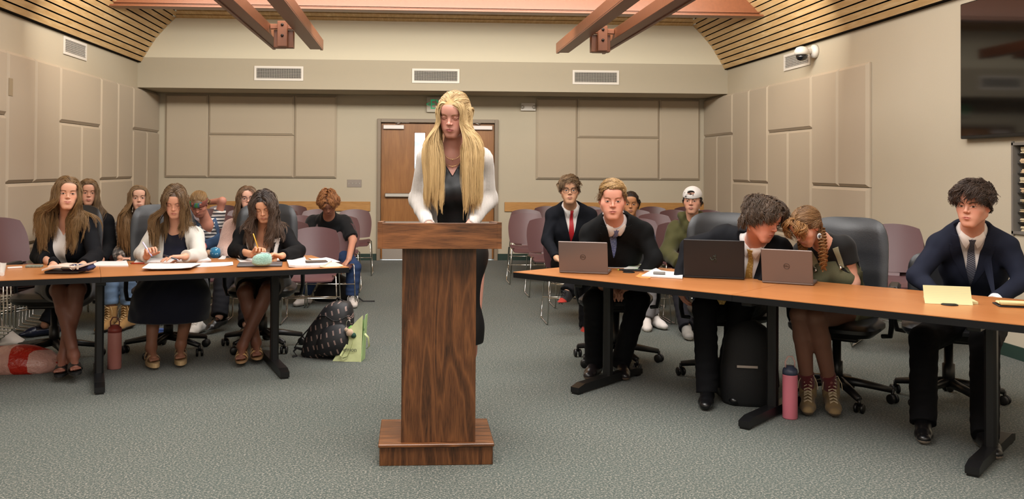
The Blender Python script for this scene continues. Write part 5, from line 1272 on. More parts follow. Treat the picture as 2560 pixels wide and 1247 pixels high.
def shirt(s, col, g=.010, neckg=.006, ct=.040, mat=None, h=.007, vee=None, name='shirt', arms=None, ag=.012, hem=.10, folds=.0015, paint=None, ff=38, neck=True, label=None, extra=()):
    k = s.k; G = s.groups(g); pr = list(G['torso']) + (s.neck(neckg) if neck else [])
    if arms:
        for q in 'rl':
            pr += arm(s, q, 0, arms, ag); c, n, R = sleeve_cut(s, q, arms); pr.append(local_cut(c, n, R))
    nk = nrm(nrm(s.neck()[0][2] - s.neck()[0][1]) + s.U2*(2.5 if not neck else .6)); n_ = nrm(nk + s.F*.55)
    cuts = [(k['pel'] - s.U2*hem, -s.U2)]
    ctp = s.k['nec'] + nk*ct; pr.append(fun(lambda P, d: np.where(np.linalg.norm(P - s.k['nec'] - nk*.05, axis=1) < .16, np.maximum(d, (P - ctp) @ n_), d)))
    return s.garment(name, pr + list(extra), h, mat or M_COTT, paint or col, cut=cuts, folds=folds, vee=vee, ff=ff, label=label)
def trousers(s, col, g=.018, mat=None, h=.008, t1=1., name='trousers', folds=.004, paint=None, flare=.012, label=None):
    k = s.k; G = s.groups(g); pr = [p for q in ('torso',) for p in G[q][:1]] + [p for q in ('rth', 'lth') for p in G[q]]
    for q in 'rl':
        n_, a = k[q + 'k'], k[q + 'a'] - (k[q + 'k'] - k[q + 'a'])*.03; r = G[q + 'sh'][0][3]; e = n_ + (a - n_)*t1; pr.append(cap(n_, e, r, r*.72 + flare, .015)); pr.append(local_cut(e + nrm(e - n_)*.008, e - n_, .12))
    return s.garment(name, pr, h, mat or M_WOOL, paint or col, folds=folds, fseed=4, label=label)
def cuffs(s, q, col='#e8e4e0', t0=1.86, t1=1.99):
    pr = arm(s, q, t0, t1, .010); c, n, R = sleeve_cut(s, q, t1); pr.append(local_cut(c, n, R)); c, n, R = sleeve_cut(s, q, t0); pr.append(local_cut(c, -np.asarray(n), R)); return s.garment('cuff', pr, .005, M_COTT, col, folds=0)
def skirt(s, col, hem_pts, g=.03, mat=None, name='skirt', wide=.10, h=.009, folds=.005, k_=.12):
    """seated skirt over the thighs, ending at hem_pts (one point per leg)"""
    k = s.k; G = s.groups(g); pr = [G['torso'][0]]
    for q, e in zip('rl', hem_pts):
        a = G[q + 'th'][0]; dirv = k[q + 'k'] - k[q + 'h']; L = np.linalg.norm(dirv); t = min(1., np.linalg.norm(V3(e) - k[q + 'h'])/L)
        if V3(e)[2] < k[q + 'k'][2] - .12: pr += [cap(k[q + 'h'], k[q + 'k'] + np.array([0, 0, .0]), .10 + g*.5, .075 + g*.4, k_), cap(k[q + 'k'], V3(e), .085, wide, k_)]
        else: pr.append(cap(k[q + 'h'], V3(e), .10 + g*.3, .075 + g*.3, k_))
    mk = (k['rk'] + k['lk'])/2; me_ = (V3(hem_pts[0]) + V3(hem_pts[1]))/2
    if me_[2] < k['rk'][2] - .12: pr += [cap((k['rh'] + k['lh'])/2, mk, .09, .08, k_), cap(mk, me_, .085, wide, k_)]
    e = (V3(hem_pts[0]) + V3(hem_pts[1]))/2; low = e[2] < k['rk'][2] - .12; n = np.array([0, 0, -1.]) if low else nrm((k['rk'] + k['lk'])/2 - k['pel'])
    return s.garment(name, pr, h, mat or M_KNIT, col, folds=folds, cut=[(e, n)], ff=26)
def P_(u, v, Y): return V3(at(u, v, Y))
def seat_j(pel, X=(-1, 0, 0)):
    X = V3(X); pel = V3(pel); return dict(pel=pel, rh=pel + X*.085 + np.array([0, -.03, -.03]), lh=pel - X*.085 + np.array([0, -.03, -.03]))
def pel_at(u, Y, z=.56): p = at(u, 600, Y); return np.array([p.x, Y, z])
def fpaint(base, fn): return lambda P: fn(P, np.tile(np.array(lin(base)), (len(P), 1)))
TW, TWH = m_painted('necktie_silk', .5, .4), None
def m_tie(name, a, b, pat='weave', sc=60):
    n = N(name); v = n.coord(rot=(0, .65 if pat == 'stripe' else 0, 0))
    if pat == 'stripe': w = n.n('ShaderNodeTexWave', wave_type='BANDS', bands_direction='Z'); w.inputs['Scale'].default_value = sc; n.l(v, w.inputs['Vector']); f = n.ramp(w.outputs['Fac'], [(.62, (0, 0, 0)), (.72, (1, 1, 1))])
    else:
        w = n.n('ShaderNodeTexVoronoi'); w.inputs['Scale'].default_value = sc*1.6; n.l(v, w.inputs['Vector']); f = n.ramp(w.outputs['Distance'], [(.2, (1, 1, 1)), (.45, (0, 0, 0))])
    n.col(n.mix(f, lin(a), lin(b))); return n.set(.5, spec=.4)
WHITE = '#e6e2df'; M_WPATCH = plain(WHITE, .75, kind='white_cotton')
# ------------------------------------------------------------------ the standing speaker
def person_speaker():
    pel = P_(1140, 618, 5.10)
    j = dict(head=P_(1134, 286, 4.93), nec=P_(1130, 374, 5.03), rs=P_(1066, 397, 5.06), ls=P_(1208, 397, 5.06), re=P_(1043, 500, 5.12), le=P_(1222, 500, 5.12), rw=P_(1072, 563, 4.80), lw=P_(1172, 565, 4.80),
             pel=pel, rh=pel + [-.085, 0, -.04], lh=pel + [.085, 0, -.04], rk=pel + [-.085, -.02, -.47], lk=pel + [.078, -.02, -.47], ra=pel + [-.085, .02, -.885], la=pel + [.040, .02, -.885])
    j['rk'][2] = j['lk'][2] = .52; j['ra'][2] = j['la'][2] = .12
    s = Person('standing person with very long blonde hair in white cardigan behind the lectern', j=j, head=(-17, 21, 4), fem=True, skin='#c69080', hair=('#a9854f', '#dcc58f'), brow='#9a7450', hs=1.04, eye=.12, lip='#a4595a', blush=.5, jaw=.97,
               rhand=((.75, -.62, -.1), (0, 0, -1), 1, .35), lhand=((-.75, -.6, -.1), (0, 0, -1), -1, .35), S=.98, rfoot=(-.1, -1), lfoot=(.1, -1), nose=.95, open=.3).build(.0019)
    blk = '#101012'
    # black V neck camisole
    shirt(s, blk, g=.007, neck=False, name='black_camisole', mat=M_SILK, h=.006, vee=(.088, .135, .0), hem=.10, folds=.002)
    k = s.k; G = s.groups(.02)
    s.garment('skirt', [G['torso'][0], cap(k['rh']*.7 + k['lh']*.3, k['rk']*.62 + k['lk']*.38, .115, .115, .08), cap(k['lh']*.7 + k['rh']*.3, k['lk']*.62 + k['rk']*.38, .115, .115, .08)] + [cap(k[q + 'k']*.75 + k[p_ + 'k']*.25, k[q + 'k']*.75 + k[p_ + 'k']*.25 + np.array([0, 0, -.2]), .11, .105, .08) for q, p_ in ('rl', 'lr')],
              .009, M_SILK, blk, folds=.003, cut=[((0, 0, .455), (0, 0, -1)), ((0, 0, 1.02), (0, 0, 1))], ff=20)
    G = s.groups(.016); pr = list(G['torso'])
    for q in 'rl': pr += arm(s, q, 0, 1.99, .012); c, n, R = sleeve_cut(s, q, 1.99); pr.append(local_cut(c, n, R))
    def opening(P, d):
        x, y, z = s.loc(P); w = np.interp(z, [-.5, -.30, -.12, .0, .05], [.075, .085, .10, .085, .05]); return np.maximum(d, -np.maximum(np.abs(x) - w, -y - .02))
    pr.append(fun(opening))
    def ribs(P, d): x, y, z = s.loc(P); return d + .0012*np.sin(x*420)
    pr.append(fun(ribs))
    s.garment('white_cardigan', pr, .0055, M_KNIT, '#bbb5af', folds=.004, ff=30, cut=[(k['pel'] + s.U2*.02, -s.U2)])
    for q, t in (('r', (-.1, -1, 0)), ('l', (.1, -1, 0))): shoe(s, q, t, '#141214', low=True, point=1, name='shoe')
    # necklaces
    for w, dz in ((.052, -.045), (.062, -.085)):
        pts = s.drape([(w*math.sin(a)*1.0, .015 + (dz - .015)*(1 - abs(a/1.45)**2.2)) for a in np.linspace(-1.45, 1.45, 21)], s.body, .0025)
        m = MB().tube([s.wpt(p) for p in pts], .0009, 5); m.lathe(s.wpt(pts[10]) + Vector((0, 0, -.004)), [(.0005, -.004), (.003, 0), (.0005, .004)], 8); m.build('necklace', plain('#d8b878', .25, .9), s.t)
    c = V3(s.k['head'] + s.HM @ np.array([-.078, -.004, -.045])*s.hs)
    MB().tube([s.wpt(c + s.HM @ np.array([0, .010*math.cos(a), .012*math.sin(a)])) for a in np.linspace(0, 2*PI, 14)[:-1]], .0016, 6, closed=True).build('earring', plain('#cfa860', .25, .9), s.t)
    cols = ('#836640', '#cbb184')
    strands(s, 480, .56, 'long', 3, .004, 34, 16, .0010, (.003, .012), wave=(.003, 16), colors=cols, name='hair', front=1., region=lambda q: (q[:, 2] > .012) & (q[:, 1] > -.09), gather=(.056, .150), tipc='#c0a06c', face=.072)
    strands(s, 420, .16, 'short', 5, 0, 12, 14, .0010, (.008, .012), comb=(0, -1, .30, .75), colors=cols, name='pulled_back_hair', grav=.3, hl=.0, stick_t=1.1, region=lambda q: q[:, 2] > .02)
person_speaker()
def lace_sandal(s, q, toe, col, thick=.012, straps=((.02, .03), (.075, .034)), sole=None):
    """open sandal: footbed under the bare foot and straps over it"""
    a = s.k[q + 'a']; t = nrm(toe); lat = nrm(np.cross(t, [0, 0, 1])); z0 = a[2] - .085; m = MB(); n = 22
    out = []
    for i in range(n):
        w = 2*PI*i/n; x = math.cos(w); y = math.sin(w); out.append((x*(.043 + .006*y), .035 + .135*y))
    m.prism(out, Vector(a + np.array([0, 0, -.085 - thick]) - s.base), Vector(lat), Vector(t), Vector((0, 0, thick)))
    sd = m.build('sandal_sole', plain(sole or col, .7), s.t); m = MB()
    for f, w in straps:
        rows = [[s.wpt(a + t*(f + e) + lat*math.cos(PI*i/10)*.045 + np.array([0, 0, -.082 + math.sin(PI*i/10)**.8*(.066 - .24*max(f, 0) - .3*max(e, 0))])) for e in ((-w/2, 0, w/2) if w > .02 else (-w/2, w/2))] for i in range(11)]
        m.grid(rows, True, (0, 0, .003))
    m.build('sandal_strap', plain(col, .5), s.t)
def sit(pel, hd, nec, rs, ls, re, le, rw, lw, rk, lk, ra, la, **kw):
    j = dict(head=hd, nec=nec, rs=rs, ls=ls, re=re, le=le, rw=rw, lw=lw, rk=rk, lk=lk, ra=ra, la=la, **seat_j(pel)); j.update(kw); return j
def person_smiling():
    j = sit(pel_at(172, 6.88), P_(168, 482, 6.62), P_(167, 546, 6.74), P_(119, 569, 6.80), P_(221, 570, 6.76), P_(97, 640, 6.70), P_(238, 640, 6.62), P_(135, 663, 6.38), P_(205, 663, 6.34),
            P_(148, 726, 6.36), P_(192, 724, 6.34), P_(184, 888, 6.22), P_(158, 893, 6.28))
    s = Person('person in black blazer and white satin top smiling toward the front', j=j, head=(4, 4, 3), fem=True, skin='#cf9c82', hair=('#6b4f35', '#9a7a52'), brow='#6a4a32', smile=.6, blush=.45, leg='#7a4e3f', eye=.85, iris='#39281c', lip='#b0685e',
               rhand=((.3, -1, 0), (0, 0, -1), 1, .3), lhand=((-.3, -1, .05), (0, 0, -1), -1, .4), rfoot=(.5, -1), lfoot=(.2, -1), hs=1.0, hw=1.04, S=1.).build(.0022)
    shirt(s, '#d8d2cc', g=.008, neck=False, name='satin_camisole', mat=M_SILK, h=.007, vee=(.066, .105, .0), folds=.004, ff=26)
    jacket(s, '#0d0e12', g=.018, ag=.018, dp=.46, wt=.085, lap=.04, name='blazer', t1=1.9)
    skirt(s, '#0b0b0f', [j['rk']*.8 + j['rh']*.2, j['lk']*.8 + j['lh']*.2])
    for q, t in (('r', (.5, -1, 0)), ('l', (.2, -1, 0))): lace_sandal(s, q, t, '#0c0b0c', .014, ((.055, .03), (.085, .03), (.10, .03)))
    cols = ('#4a3828', '#866842')
    strands(s, 420, .45, 'long', 11, -.012, 30, 10, .0013, (.003, .014), wave=(.008, 20), ragged=.35, colors=cols, name='hair', front=.55, gather=(.055, .115), tipc='#7d5f3a', face=.066, frizz=.0006)
    strands(s, 220, .15, 'short', 12, -.012, 12, 10, .0013, (.008, .013), comb=(0, -1, .2, .9), colors=cols, name='crown_hair', grav=.3, stick_t=1.1, region=lambda q: q[:, 2] > .04)
    return s
def person_writing():
    j = sit(pel_at(436, 7.12), P_(437, 502, 6.72), P_(440, 577, 6.86), P_(384, 590, 6.95), P_(490, 590, 6.90), P_(355, 634, 6.78), P_(497, 638, 6.74), P_(367, 642, 6.50), P_(462, 641, 6.42),
            P_(386, 742, 6.66), P_(474, 742, 6.66), P_(378, 868, 6.62), P_(452, 862, 6.70))
    s = Person('person in white cardigan and navy dress writing with head bowed', j=j, head=(-8, 27, 0), fem=True, skin='#c8957b', hair=('#4c3828', '#7e6244'), brow='#4a3526', eye=.15, lip='#a8665c', leg='#8a5f4b', blush=.35,
               rhand=((.35, -.55, .72), (.4, -.5, -.5), 1, .75), lhand=((-.95, -.3, .02), (0, -.1, -1), -1, .25), rfoot=(.5, -1), lfoot=(.25, -1), S=1.).build(.0022)
    k = s.k
    shirt(s, '#121426', g=.008, neck=False, name='navy_dress', mat=M_KNIT, h=.007, folds=.002)
    s.top[-1].append(fun(lambda P, d: d))
    skirt(s, '#101223', [P_(372, 800, 6.66), P_(468, 800, 6.68)], g=.045, wide=.125, k_=.22, folds=.008)
    G = s.groups(.018); pr = list(G['torso'])
    for q in 'rl': pr += arm(s, q, 0, 1.93, .018); c, n, R = sleeve_cut(s, q, 1.93); pr.append(local_cut(c, n, R))
    def opening(P, d): x, y, z = s.loc(P); w = np.interp(z, [-.5, -.12, .0, .05], [.080, .085, .078, .05]); return np.maximum(d, -np.maximum(np.abs(x) - w, -y - .01))
    pr.append(fun(opening)); s.garment('white_cardigan', pr, .006, M_KNIT, '#cbc6bd', folds=.005, ff=34, cut=[(k['pel'] - s.U2*.04, -s.U2)])
    for q, t in (('r', (.5, -1, 0)), ('l', (.25, -1, 0))): lace_sandal(s, q, t, '#a98a66', .030, ((.0, .034), (.078, .032)), '#b0946c')
    cols = ('#3c2d23', '#6f573c')
    strands(s, 560, .40, 'long', 21, .0, 28, 10, .0013, (.003, .012), wave=(.004, 18), ragged=.3, len_fn=lambda q: np.where(q[:, 0] < 0, .68, 1.), colors=cols, name='hair', front=.25, gather=(.07, .115), tipc='#7d613e', face=.067, frizz=.0004)
    strands(s, 220, .15, 'short', 22, .0, 12, 10, .0013, (.008, .012), comb=(0, -1, .2, .9), colors=cols, name='crown_hair', grav=.3, stick_t=1.1, region=lambda q: q[:, 2] > .04)
    pts = s.drape([(.066*math.sin(a), .012 - .075*(1 - abs(a/1.45)**2.2)) for a in np.linspace(-1.45, 1.45, 19)], s.body, .0025)
    MB().tube([s.wpt(p) for p in pts], .0009, 5).lathe(s.wpt(pts[9]) + Vector((0, 0, -.006)), [(.0005, -.004), (.004, 0), (.0005, .004)], 8).build('necklace', plain('#d8b878', .25, .9), s.t)
    c = V3(k['head'] + s.HM @ np.array([-.078, .0, -.045])*s.hs); m = MB()
    for i in range(3): m.lathe(s.wpt(c) + Vector((0, 0, -.009*i)), [(.0005, -.004), (.0042, 0), (.0005, .004)], 8)
    m.build('earring', plain('#e8e2da', .3), s.t)
    w = k['rw'] + nrm([.35, -.55, .72])*.085; pen(Vector(w) + Vector((.035, -.055, -.052)), (-.62, .45, .72), .14, .0055, 'lavender pen in the writing hand of cardigan person', '#c3bcd8', '#8f88b0')
    w = k['lw'] + np.array([-.02, -.03, -.012]); pen(Vector(w) + Vector((.0, -.05, -.006)), (-.9, .35, .25), .13, .005, 'black and lavender pen under the flat hand on the notebook', '#23232a', '#c9c4e0')
    return s
def person_trim():
    j = sit(pel_at(660, 7.25), P_(659, 515, 6.90), P_(660, 578, 7.04), P_(607, 590, 7.10), P_(713, 592, 7.08), P_(588, 626, 6.98), P_(745, 628, 6.95), P_(632, 636, 6.64), P_(703, 640, 6.62),
            P_(612, 732, 6.78), P_(668, 728, 6.78), P_(640, 856, 6.78), P_(606, 864, 6.70))
    s = Person('person in black blazer with white trimmed lapels holding a pencil', j=j, head=(-6, 27, -5), fem=True, skin='#c99576', hair=('#221c1a', '#4a3a30'), brow='#2a201c', eye=.15, lip='#a86a5c', leg='#71493a', blush=.3, nose=1.0, hw=1.05,
               rhand=((.55, -.45, .55), (.3, -.6, -.3), 1, .8), lhand=((-.75, -.5, .2), (-.1, -.3, -1), -1, .6), rfoot=(.25, -1), lfoot=(.1, -1), S=1.).build(.0022)
    k = s.k
    shirt(s, '#c9bdb4', g=.008, neck=False, name='cream_top', mat=M_COTT, h=.007, folds=.002, vee=(.085, .16, .0))
    def trim(P, c):
        x, y, z = s.loc(P); ax = np.abs(x); w = np.clip(.082*(1 + z/.40), 0, .082); e = ax - w
        m = (y > 0) & (z > -.36) & (z < -.05) & (e > .028*np.clip((z + .40)/.2, 0, 1)) & (e < .028*np.clip((z + .40)/.2, 0, 1) + .026)
        m |= (y > 0) & (z > -.048) & (z < -.022) & (e > .012) & (e < .055); c[m] = lin('#d6d0ca'); return c
    jacket(s, '#0e0e10', g=.020, ag=.018, dp=.40, wt=.082, lap=.05, name='blazer', t1=1.9, h=.0055, paint=fpaint('#0e0e10', trim))
    skirt(s, '#0b0b0d', [j['rk']*.72 + j['rh']*.28, j['lk']*.72 + j['lh']*.28])
    for q, t in (('r', (.25, -1, 0)), ('l', (.1, -1, 0))): lace_sandal(s, q, t, '#b08a5a', .010, ((-.01, .01), (.03, .01), (.05, .01), (.085, .01), (.10, .01)), '#8a6a48')
    cols = ('#151110', '#493a31')
    strands(s, 560, .35, 'long', 31, .004, 28, 10, .0014, (.004, .014), wave=(.012, 24), ragged=.35, colors=cols, name='hair', front=.45, gather=(.05, .085), tipc='#6b5444', face=.067, frizz=.0006)
    strands(s, 240, .15, 'short', 32, .004, 12, 10, .0013, (.008, .013), comb=(0, -1, .2, .9), colors=('#191414', '#3a2e28'), name='crown_hair', grav=.3, stick_t=1.1, region=lambda q: q[:, 2] > .04)
    w = k['rw'] + nrm([.55, -.45, .55])*.075; pen(Vector(w) + Vector((.015, -.03, -.03)), (-.35, .2, .9), .15, .0042, 'yellow pencil held by the person in trimmed blazer', '#d9a63a', '#d8b98a', 'pencil', 'pencil')
    return s
def male_suit(s, jc, sc_, tc, dp=.33, wt=.050, tiem=None, g=.024, shoes='#141212', sole=None, dirs=None, trouser=True, twist=0., tiebot=-.36):
    sh = shirt(s, sc_, g=.010, neckg=.009, ct=.050, name='dress_shirt', h=.007)[1]
    collar_wings(s, sh, M_WPATCH); tie(s, sh, tiem, .040, -.004, tiebot, twist=twist)
    jk = jacket(s, jc, g=g, ag=.013, dp=dp, wt=wt, lap=0, h=.0065)[1]; lapels(s, jk, jc, wt, dp)
    if trouser: trousers(s, '#0d0d10')
    if shoes:
        for q in 'rl': shoe(s, q, dirs[q], shoes, sole, name='dress_shoe')
def person_blue_tie():
    j = sit(pel_at(1542, 6.66, .55), P_(1531, 498, 5.95), P_(1537, 550, 6.10), P_(1474, 586, 6.20), P_(1607, 582, 6.18), P_(1460, 650, 6.12), P_(1636, 648, 6.10), P_(1505, 716, 6.12), P_(1580, 716, 6.12),
            P_(1486, 752, 6.12), P_(1596, 750, 6.10), atz(1487, 905, .09), atz(1552, 905, .09))
    s = Person('person in black suit and pale blue tie leaning on the table behind a laptop', j=j, head=(2, 9, 0), skin='#c98f79', hair=('#6e5236', '#a8855a'), brow='#8a6445', eye=.72, iris='#4a4f52', lip='#a8605a', blush=.4, hs=1.06, hw=1.02, S=1.02, jaw=1.06, frown=.6, open=.4, neck_w=1.08,
               rhand=((.8, -.3, -.2), (0, 0, -1), 1, .5), lhand=((-.8, -.3, -.2), (0, 0, -1), -1, .5)).build(.0022)
    male_suit(s, '#0f1011', '#c9c3c4', None, .27, .062, m_tie('blue_patterned_tie', '#5f6d9c', '#98a3c4', 'dot', 70), dirs=dict(r=(-.5, -1, 0), l=(-.05, -1, 0)), shoes='#1c1718', sole='#6b5a4c')
    cols = ('#6f553a', '#b5935f')
    strands(s, 520, .05, 'short', 41, .03, 10, 12, .0012, (.003, .014), comb=(-.8, .25, .3), colors=cols, name='short_hair', grav=.1, stick_t=1.1, region=lambda q: q[:, 2] > .045)
    strands(s, 520, .012, 'short', 42, .0, 6, 10, .0010, (.001, .004), comb=(0, -.3, -1), colors=('#57422e', '#806345'), name='cropped_sides', grav=.2, stick_t=1.1, region=lambda q: q[:, 2] < .06)
    return s
def person_gold_tie():
    j = sit(pel_at(1850, 5.98, .55), P_(1908, 549, 5.44), P_(1888, 603, 5.62), P_(1808, 592, 5.78), P_(1952, 626, 5.54), P_(1722, 616, 5.80), P_(1928, 705, 5.52), P_(1697, 703, 5.72), P_(1868, 742, 5.62),
            P_(1762, 768, 5.58), P_(1856, 760, 5.56), atz(1768, 972, .09), atz(1812, 960, .09))
    s = Person('person with thick brown hair and gold tie leaning toward the neighbour', j=j, head=(56, 22, 6), skin='#c98c78', hair=('#3c2e24', '#6b5442'), brow='#3a2c22', eye=.5, lip='#b0625a', blush=.4, hs=1.05, S=1.0, open=.5,
               rhand=((.05, -.35, -.9), (.9, 0, 0), 1, .4), lhand=((-.7, -.4, -.4), (0, 0, -1), -1, .4)).build(.0022)
    male_suit(s, '#111216', '#cfc9c6', None, .36, .072, m_tie('gold_patterned_tie', '#a5813f', '#c9ab6c', 'dot', 50), dirs=dict(r=(-.4, -1, 0), l=(.0, -1, 0)), shoes='#101012', tiebot=-.45)
    cols = ('#2c221b', '#5f4c3d')
    strands(s, 680, .082, 'short', 51, .0, 16, 12, .0013, (.006, .034), lump=.35, wave=(.007, 65), comb=(.1, .55, .2, .45), colors=cols, name='wavy_hair', grav=.8, stick_t=1.1, hl=-.004, frizz=.0006)
    strands(s, 300, .07, 'short', 52, .0, 12, 12, .0013, (.004, .016), wave=(.006, 60), comb=(0, -.5, -.9), colors=cols, name='nape_hair', grav=.8, stick_t=.8, hl=-.02, region=lambda q: q[:, 1] < -.03)
    m = MB().grid([[Vector(P_(1805 + (i - 1.5)*13*(1 - j_/7), 735 + j_*5.2, 5.52) - s.base) for i in range(4)] for j_ in range(6)], True, (0, .004, 0)); m.build('necktie_tail', bpy.data.materials['gold_patterned_tie'], s.t)
    return s
def person_overalls():
    j = sit(pel_at(2118, 5.72, .56), P_(2014, 566, 5.36), P_(2057, 602, 5.48), P_(2008, 630, 5.62), P_(2110, 616, 5.44), P_(2004, 716, 5.56), P_(2134, 706, 5.44), P_(2030, 770, 5.36), P_(2108, 772, 5.42),
            P_(2000, 786, 5.22), P_(2040, 794, 5.16), P_(2020, 978, 5.33), P_(2078, 978, 5.30))
    s = Person('person with braids in green overalls bending over the laptop', j=j, head=(-46, 42, 4), fem=True, skin='#cc9781', hair=('#4d3626', '#8c6544'), brow='#5a4030', eye=.2, lip='#b5685f', blush=.5, leg='#7d5748', hs=1.0, S=1.0,
               rhand=((.6, -.5, -.1), (0, 0, -1), 1, .4), lhand=((-.5, -.5, -.5), (0, 0, -1), -1, .4)).build(.0022)
    k = s.k
    tee = shirt(s, '#121212', g=.010, neck=False, name='black_tshirt', mat=M_COTT, arms=.46, ag=.026, folds=.003, vee=(.06, .06, .0))[1]
    G = s.groups(.020)
    def bib(P, d): x, y, z = s.loc(P); return np.maximum(d, np.where(y > 0, np.maximum(z + .11, (np.abs(x) - np.interp(z, [-.5, -.28, -.11], [.25, .15, .105]))), z + .33))
    s.garment('overalls', list(G['torso']) + [p for q in ('rth', 'lth') for p in [G[q][0]]] + [fun(bib)] + [fun(lambda P, d, c=j[q + 'k']*.42 + j[q + 'h']*.58, n_=nrm(j[q + 'k'] - j[q + 'h']): np.where((P[:, 2] < .70), np.maximum(d, (P - c) @ n_), d)) for q in 'rl'], .007, M_DENIM, '#5d5d47', folds=.005)
    for g_ in (-1, 1): s.patch('overall_strap', [[(g_*(.078 + u) - g_*.0*i, -.14 + .118*i/7) for u in (-.016, 0, .016)] for i in range(8)], tee, plain('#85836a', .85, kind='olive_denim'), .003, .004)
    for g_ in (-1, 1): c = s.drape([(g_*.078, -.135)], tee, .012)[0]; MB().lathe(s.wpt(c), [(.011, -.002), (.011, .002)], 14, Rx(PI/2)).tube([s.wpt(c + s.U2*.01 + s.X*.01), s.wpt(c + s.U2*.035), s.wpt(c + s.U2*.01 - s.X*.01)], .002, 6).build('strap_buckle', W_CHR, s.t)
    for q, t in (('r', (-.45, -1, 0)), ('l', (-.35, -1, 0))):
        a = k[q + 'a']; c0 = cap(a + (k[q + 'k'] - a)*.02, a + (k[q + 'k'] - a)*.26, .042, .046, .02); pr = [c0]; n_ = nrm(k[q + 'k'] - a); pr.append(fun(lambda P, d, c=a + n_*.12, n_=n_: np.maximum(d, (P - c) @ n_)))
        s.garment('sock', pr, .005, M_KNIT, fpaint('#5c1f24', lambda P, c: np.where((noise3(P, 130, 3) > .55)[:, None], np.array(lin('#8a5a50')), c)), folds=0)
        s.k[q + 'a'] = a - np.array([0, 0, a[2] - .105]); shoe(s, q, t, '#7c6748', '#4e4030', 'hiking_boot', shaft=.0, laces='#c9b79a', mat=M_COTT, S=1.12); s.k[q + 'a'] = a
        b = s.k[q + 'a'].copy(); pr = [cap((b[0], b[1], .09), (b[0], b[1] + .01, .175), .050, .052, .02), fun(lambda P, d: np.maximum(d, P[:, 2] - .185))]
        s.garment('boot_shaft', pr, .005, M_COTT, '#7c6748', folds=.001)
    cols = ('#45301f', '#94704c')
    strands(s, 420, .13, 'short', 61, .0, 12, 11, .0012, (.004, .010), comb=(0, -.8, -.1, .9), colors=cols, name='parted_hair', grav=.3, stick_t=1.1)
    strands(s, 170, .11, 'short', 62, .0, 16, 12, .0013, (.006, .026), wave=(.010, 75), comb=(.0, .9, .2, .5), colors=('#5a3f28', '#a5794a'), name='curly_fringe', grav=1.1, stick_t=1.1, region=lambda q: (q[:, 1] > .035), frizz=.0009)
    # two braids
    c, M, S = k['head'], s.HM, s.hs; rr = np.random.RandomState(9)
    for g_, tip in ((-1, P_(2058, 672, 5.36)), (1, P_(2014, 655, 5.42))):
        a = c + M @ np.array([g_*.078, -.035, -.03])*S; a2 = a + np.array([0, -.01, -.06]) + M[:, 0]*g_*.02; t = np.linspace(0, 1, 40)[:, None]
        mid = (1 - t)**2*a + 2*t*(1 - t)*(a2 + np.array([0, 0, -.03])) + t*t*tip; tt = nrm_rows(np.gradient(mid, axis=0)); b1 = nrm_rows(np.cross(tt, np.tile([0, 1., 0], (40, 1)))); b2 = np.cross(tt, b1); Ps, Bn, Nn = [], [], []
        for w in range(3):
            an = t[:, 0]*2*PI*4.2 + w*2*PI/3; p = mid + b1*(.013*np.sin(an))[:, None]*(1.1 - .4*t) + b2*(.007*np.sin(2*an))[:, None]; Ps.append(p); Bn.append(b1); Nn.append(b2)
        fan(s, 'braid', np.array(Ps), np.array(Bn), np.array(Nn), 90, .0058, .0013, cols, rr, '#a8743f', None, .0)
    e = V3(c + M @ np.array([-.080, -.004, -.040])*S); ct = s.wpt(e + np.array([0, -.008, -.024])); fw = s.wpt(e) * 0 + Vector(M[:, 0]*-1)
    q = Vector((-.1, -1, 0)).normalized().to_track_quat('Z', 'Y').to_matrix(); MB().lathe(ct, [(.017, 0), (.017, .002)], 20, q @ Matrix.Diagonal((.8, 1.15, 1))).build('earring', plain('#c3c7c9', .4), s.t)
    MB().lathe(ct + q @ Vector((0, 0, .002)), [(.009, 0), (.009, .001)], 20, q @ Matrix.Diagonal((.8, 1.15, 1))).build('earring_inset', plain('#3c4a58', .4), s.t)
    return s
def person_navy_suit():
    j = sit(pel_at(2440, 5.50, .55), P_(2433, 512, 5.04), P_(2428, 574, 5.18), P_(2348, 616, 5.30), P_(2516, 622, 5.14), P_(2292, 690, 5.24), P_(2560, 702, 5.02), P_(2345, 741, 5.06), P_(2486, 752, 4.92),
            P_(2310, 848, 5.02), P_(2462, 856, 4.86), atz(2308, 1048, .09), atz(2462, 1080, .09))
    s = Person('person with curly dark hair in navy suit and striped tie', j=j, head=(-22, 6, 2), skin='#c6907a', hair=('#211a17', '#4a3a30'), brow='#1f1815', brow_w=1.5, eye=.8, gaze=(-.002, -.001), iris='#2c1d14', lip='#b0645c', blush=.4, hs=1.03, S=1.04, jaw=1.04, frown=.8,
               rhand=((.7, -.6, -.1), (0, 0, -1), 1, .4), lhand=((-.75, -.4, -.5), (0, 0, -1), -1, .4)).build(.0020)
    male_suit(s, '#191d2b', '#d6d1ce', None, .33, .070, m_tie('dark_striped_tie', '#20222e', '#777b8a', 'stripe', 34), dirs=dict(r=(-.55, -1, 0), l=(-.3, -1, 0)), shoes='#0f0f11', sole='#8a7c70')
    cuffs(s, 'l', t0=1.88, t1=2.02)
    strands(s, 640, .075, 'short', 71, .0, 18, 12, .0013, (.006, .028), lump=.35, wave=(.008, 95), comb=(.1, .75, .2, .25), colors=('#1d1714', '#54433a'), name='curly_hair', grav=.5, stick_t=1.1, region=lambda q: q[:, 2] > .045, frizz=.0008)
    strands(s, 420, .026, 'short', 72, .0, 7, 10, .0011, (.001, .006), comb=(0, -.5, -1), colors=('#1a1512', '#3a2e26'), name='short_sides', grav=.2, stick_t=1.1, region=lambda q: q[:, 2] < .05)
    return s
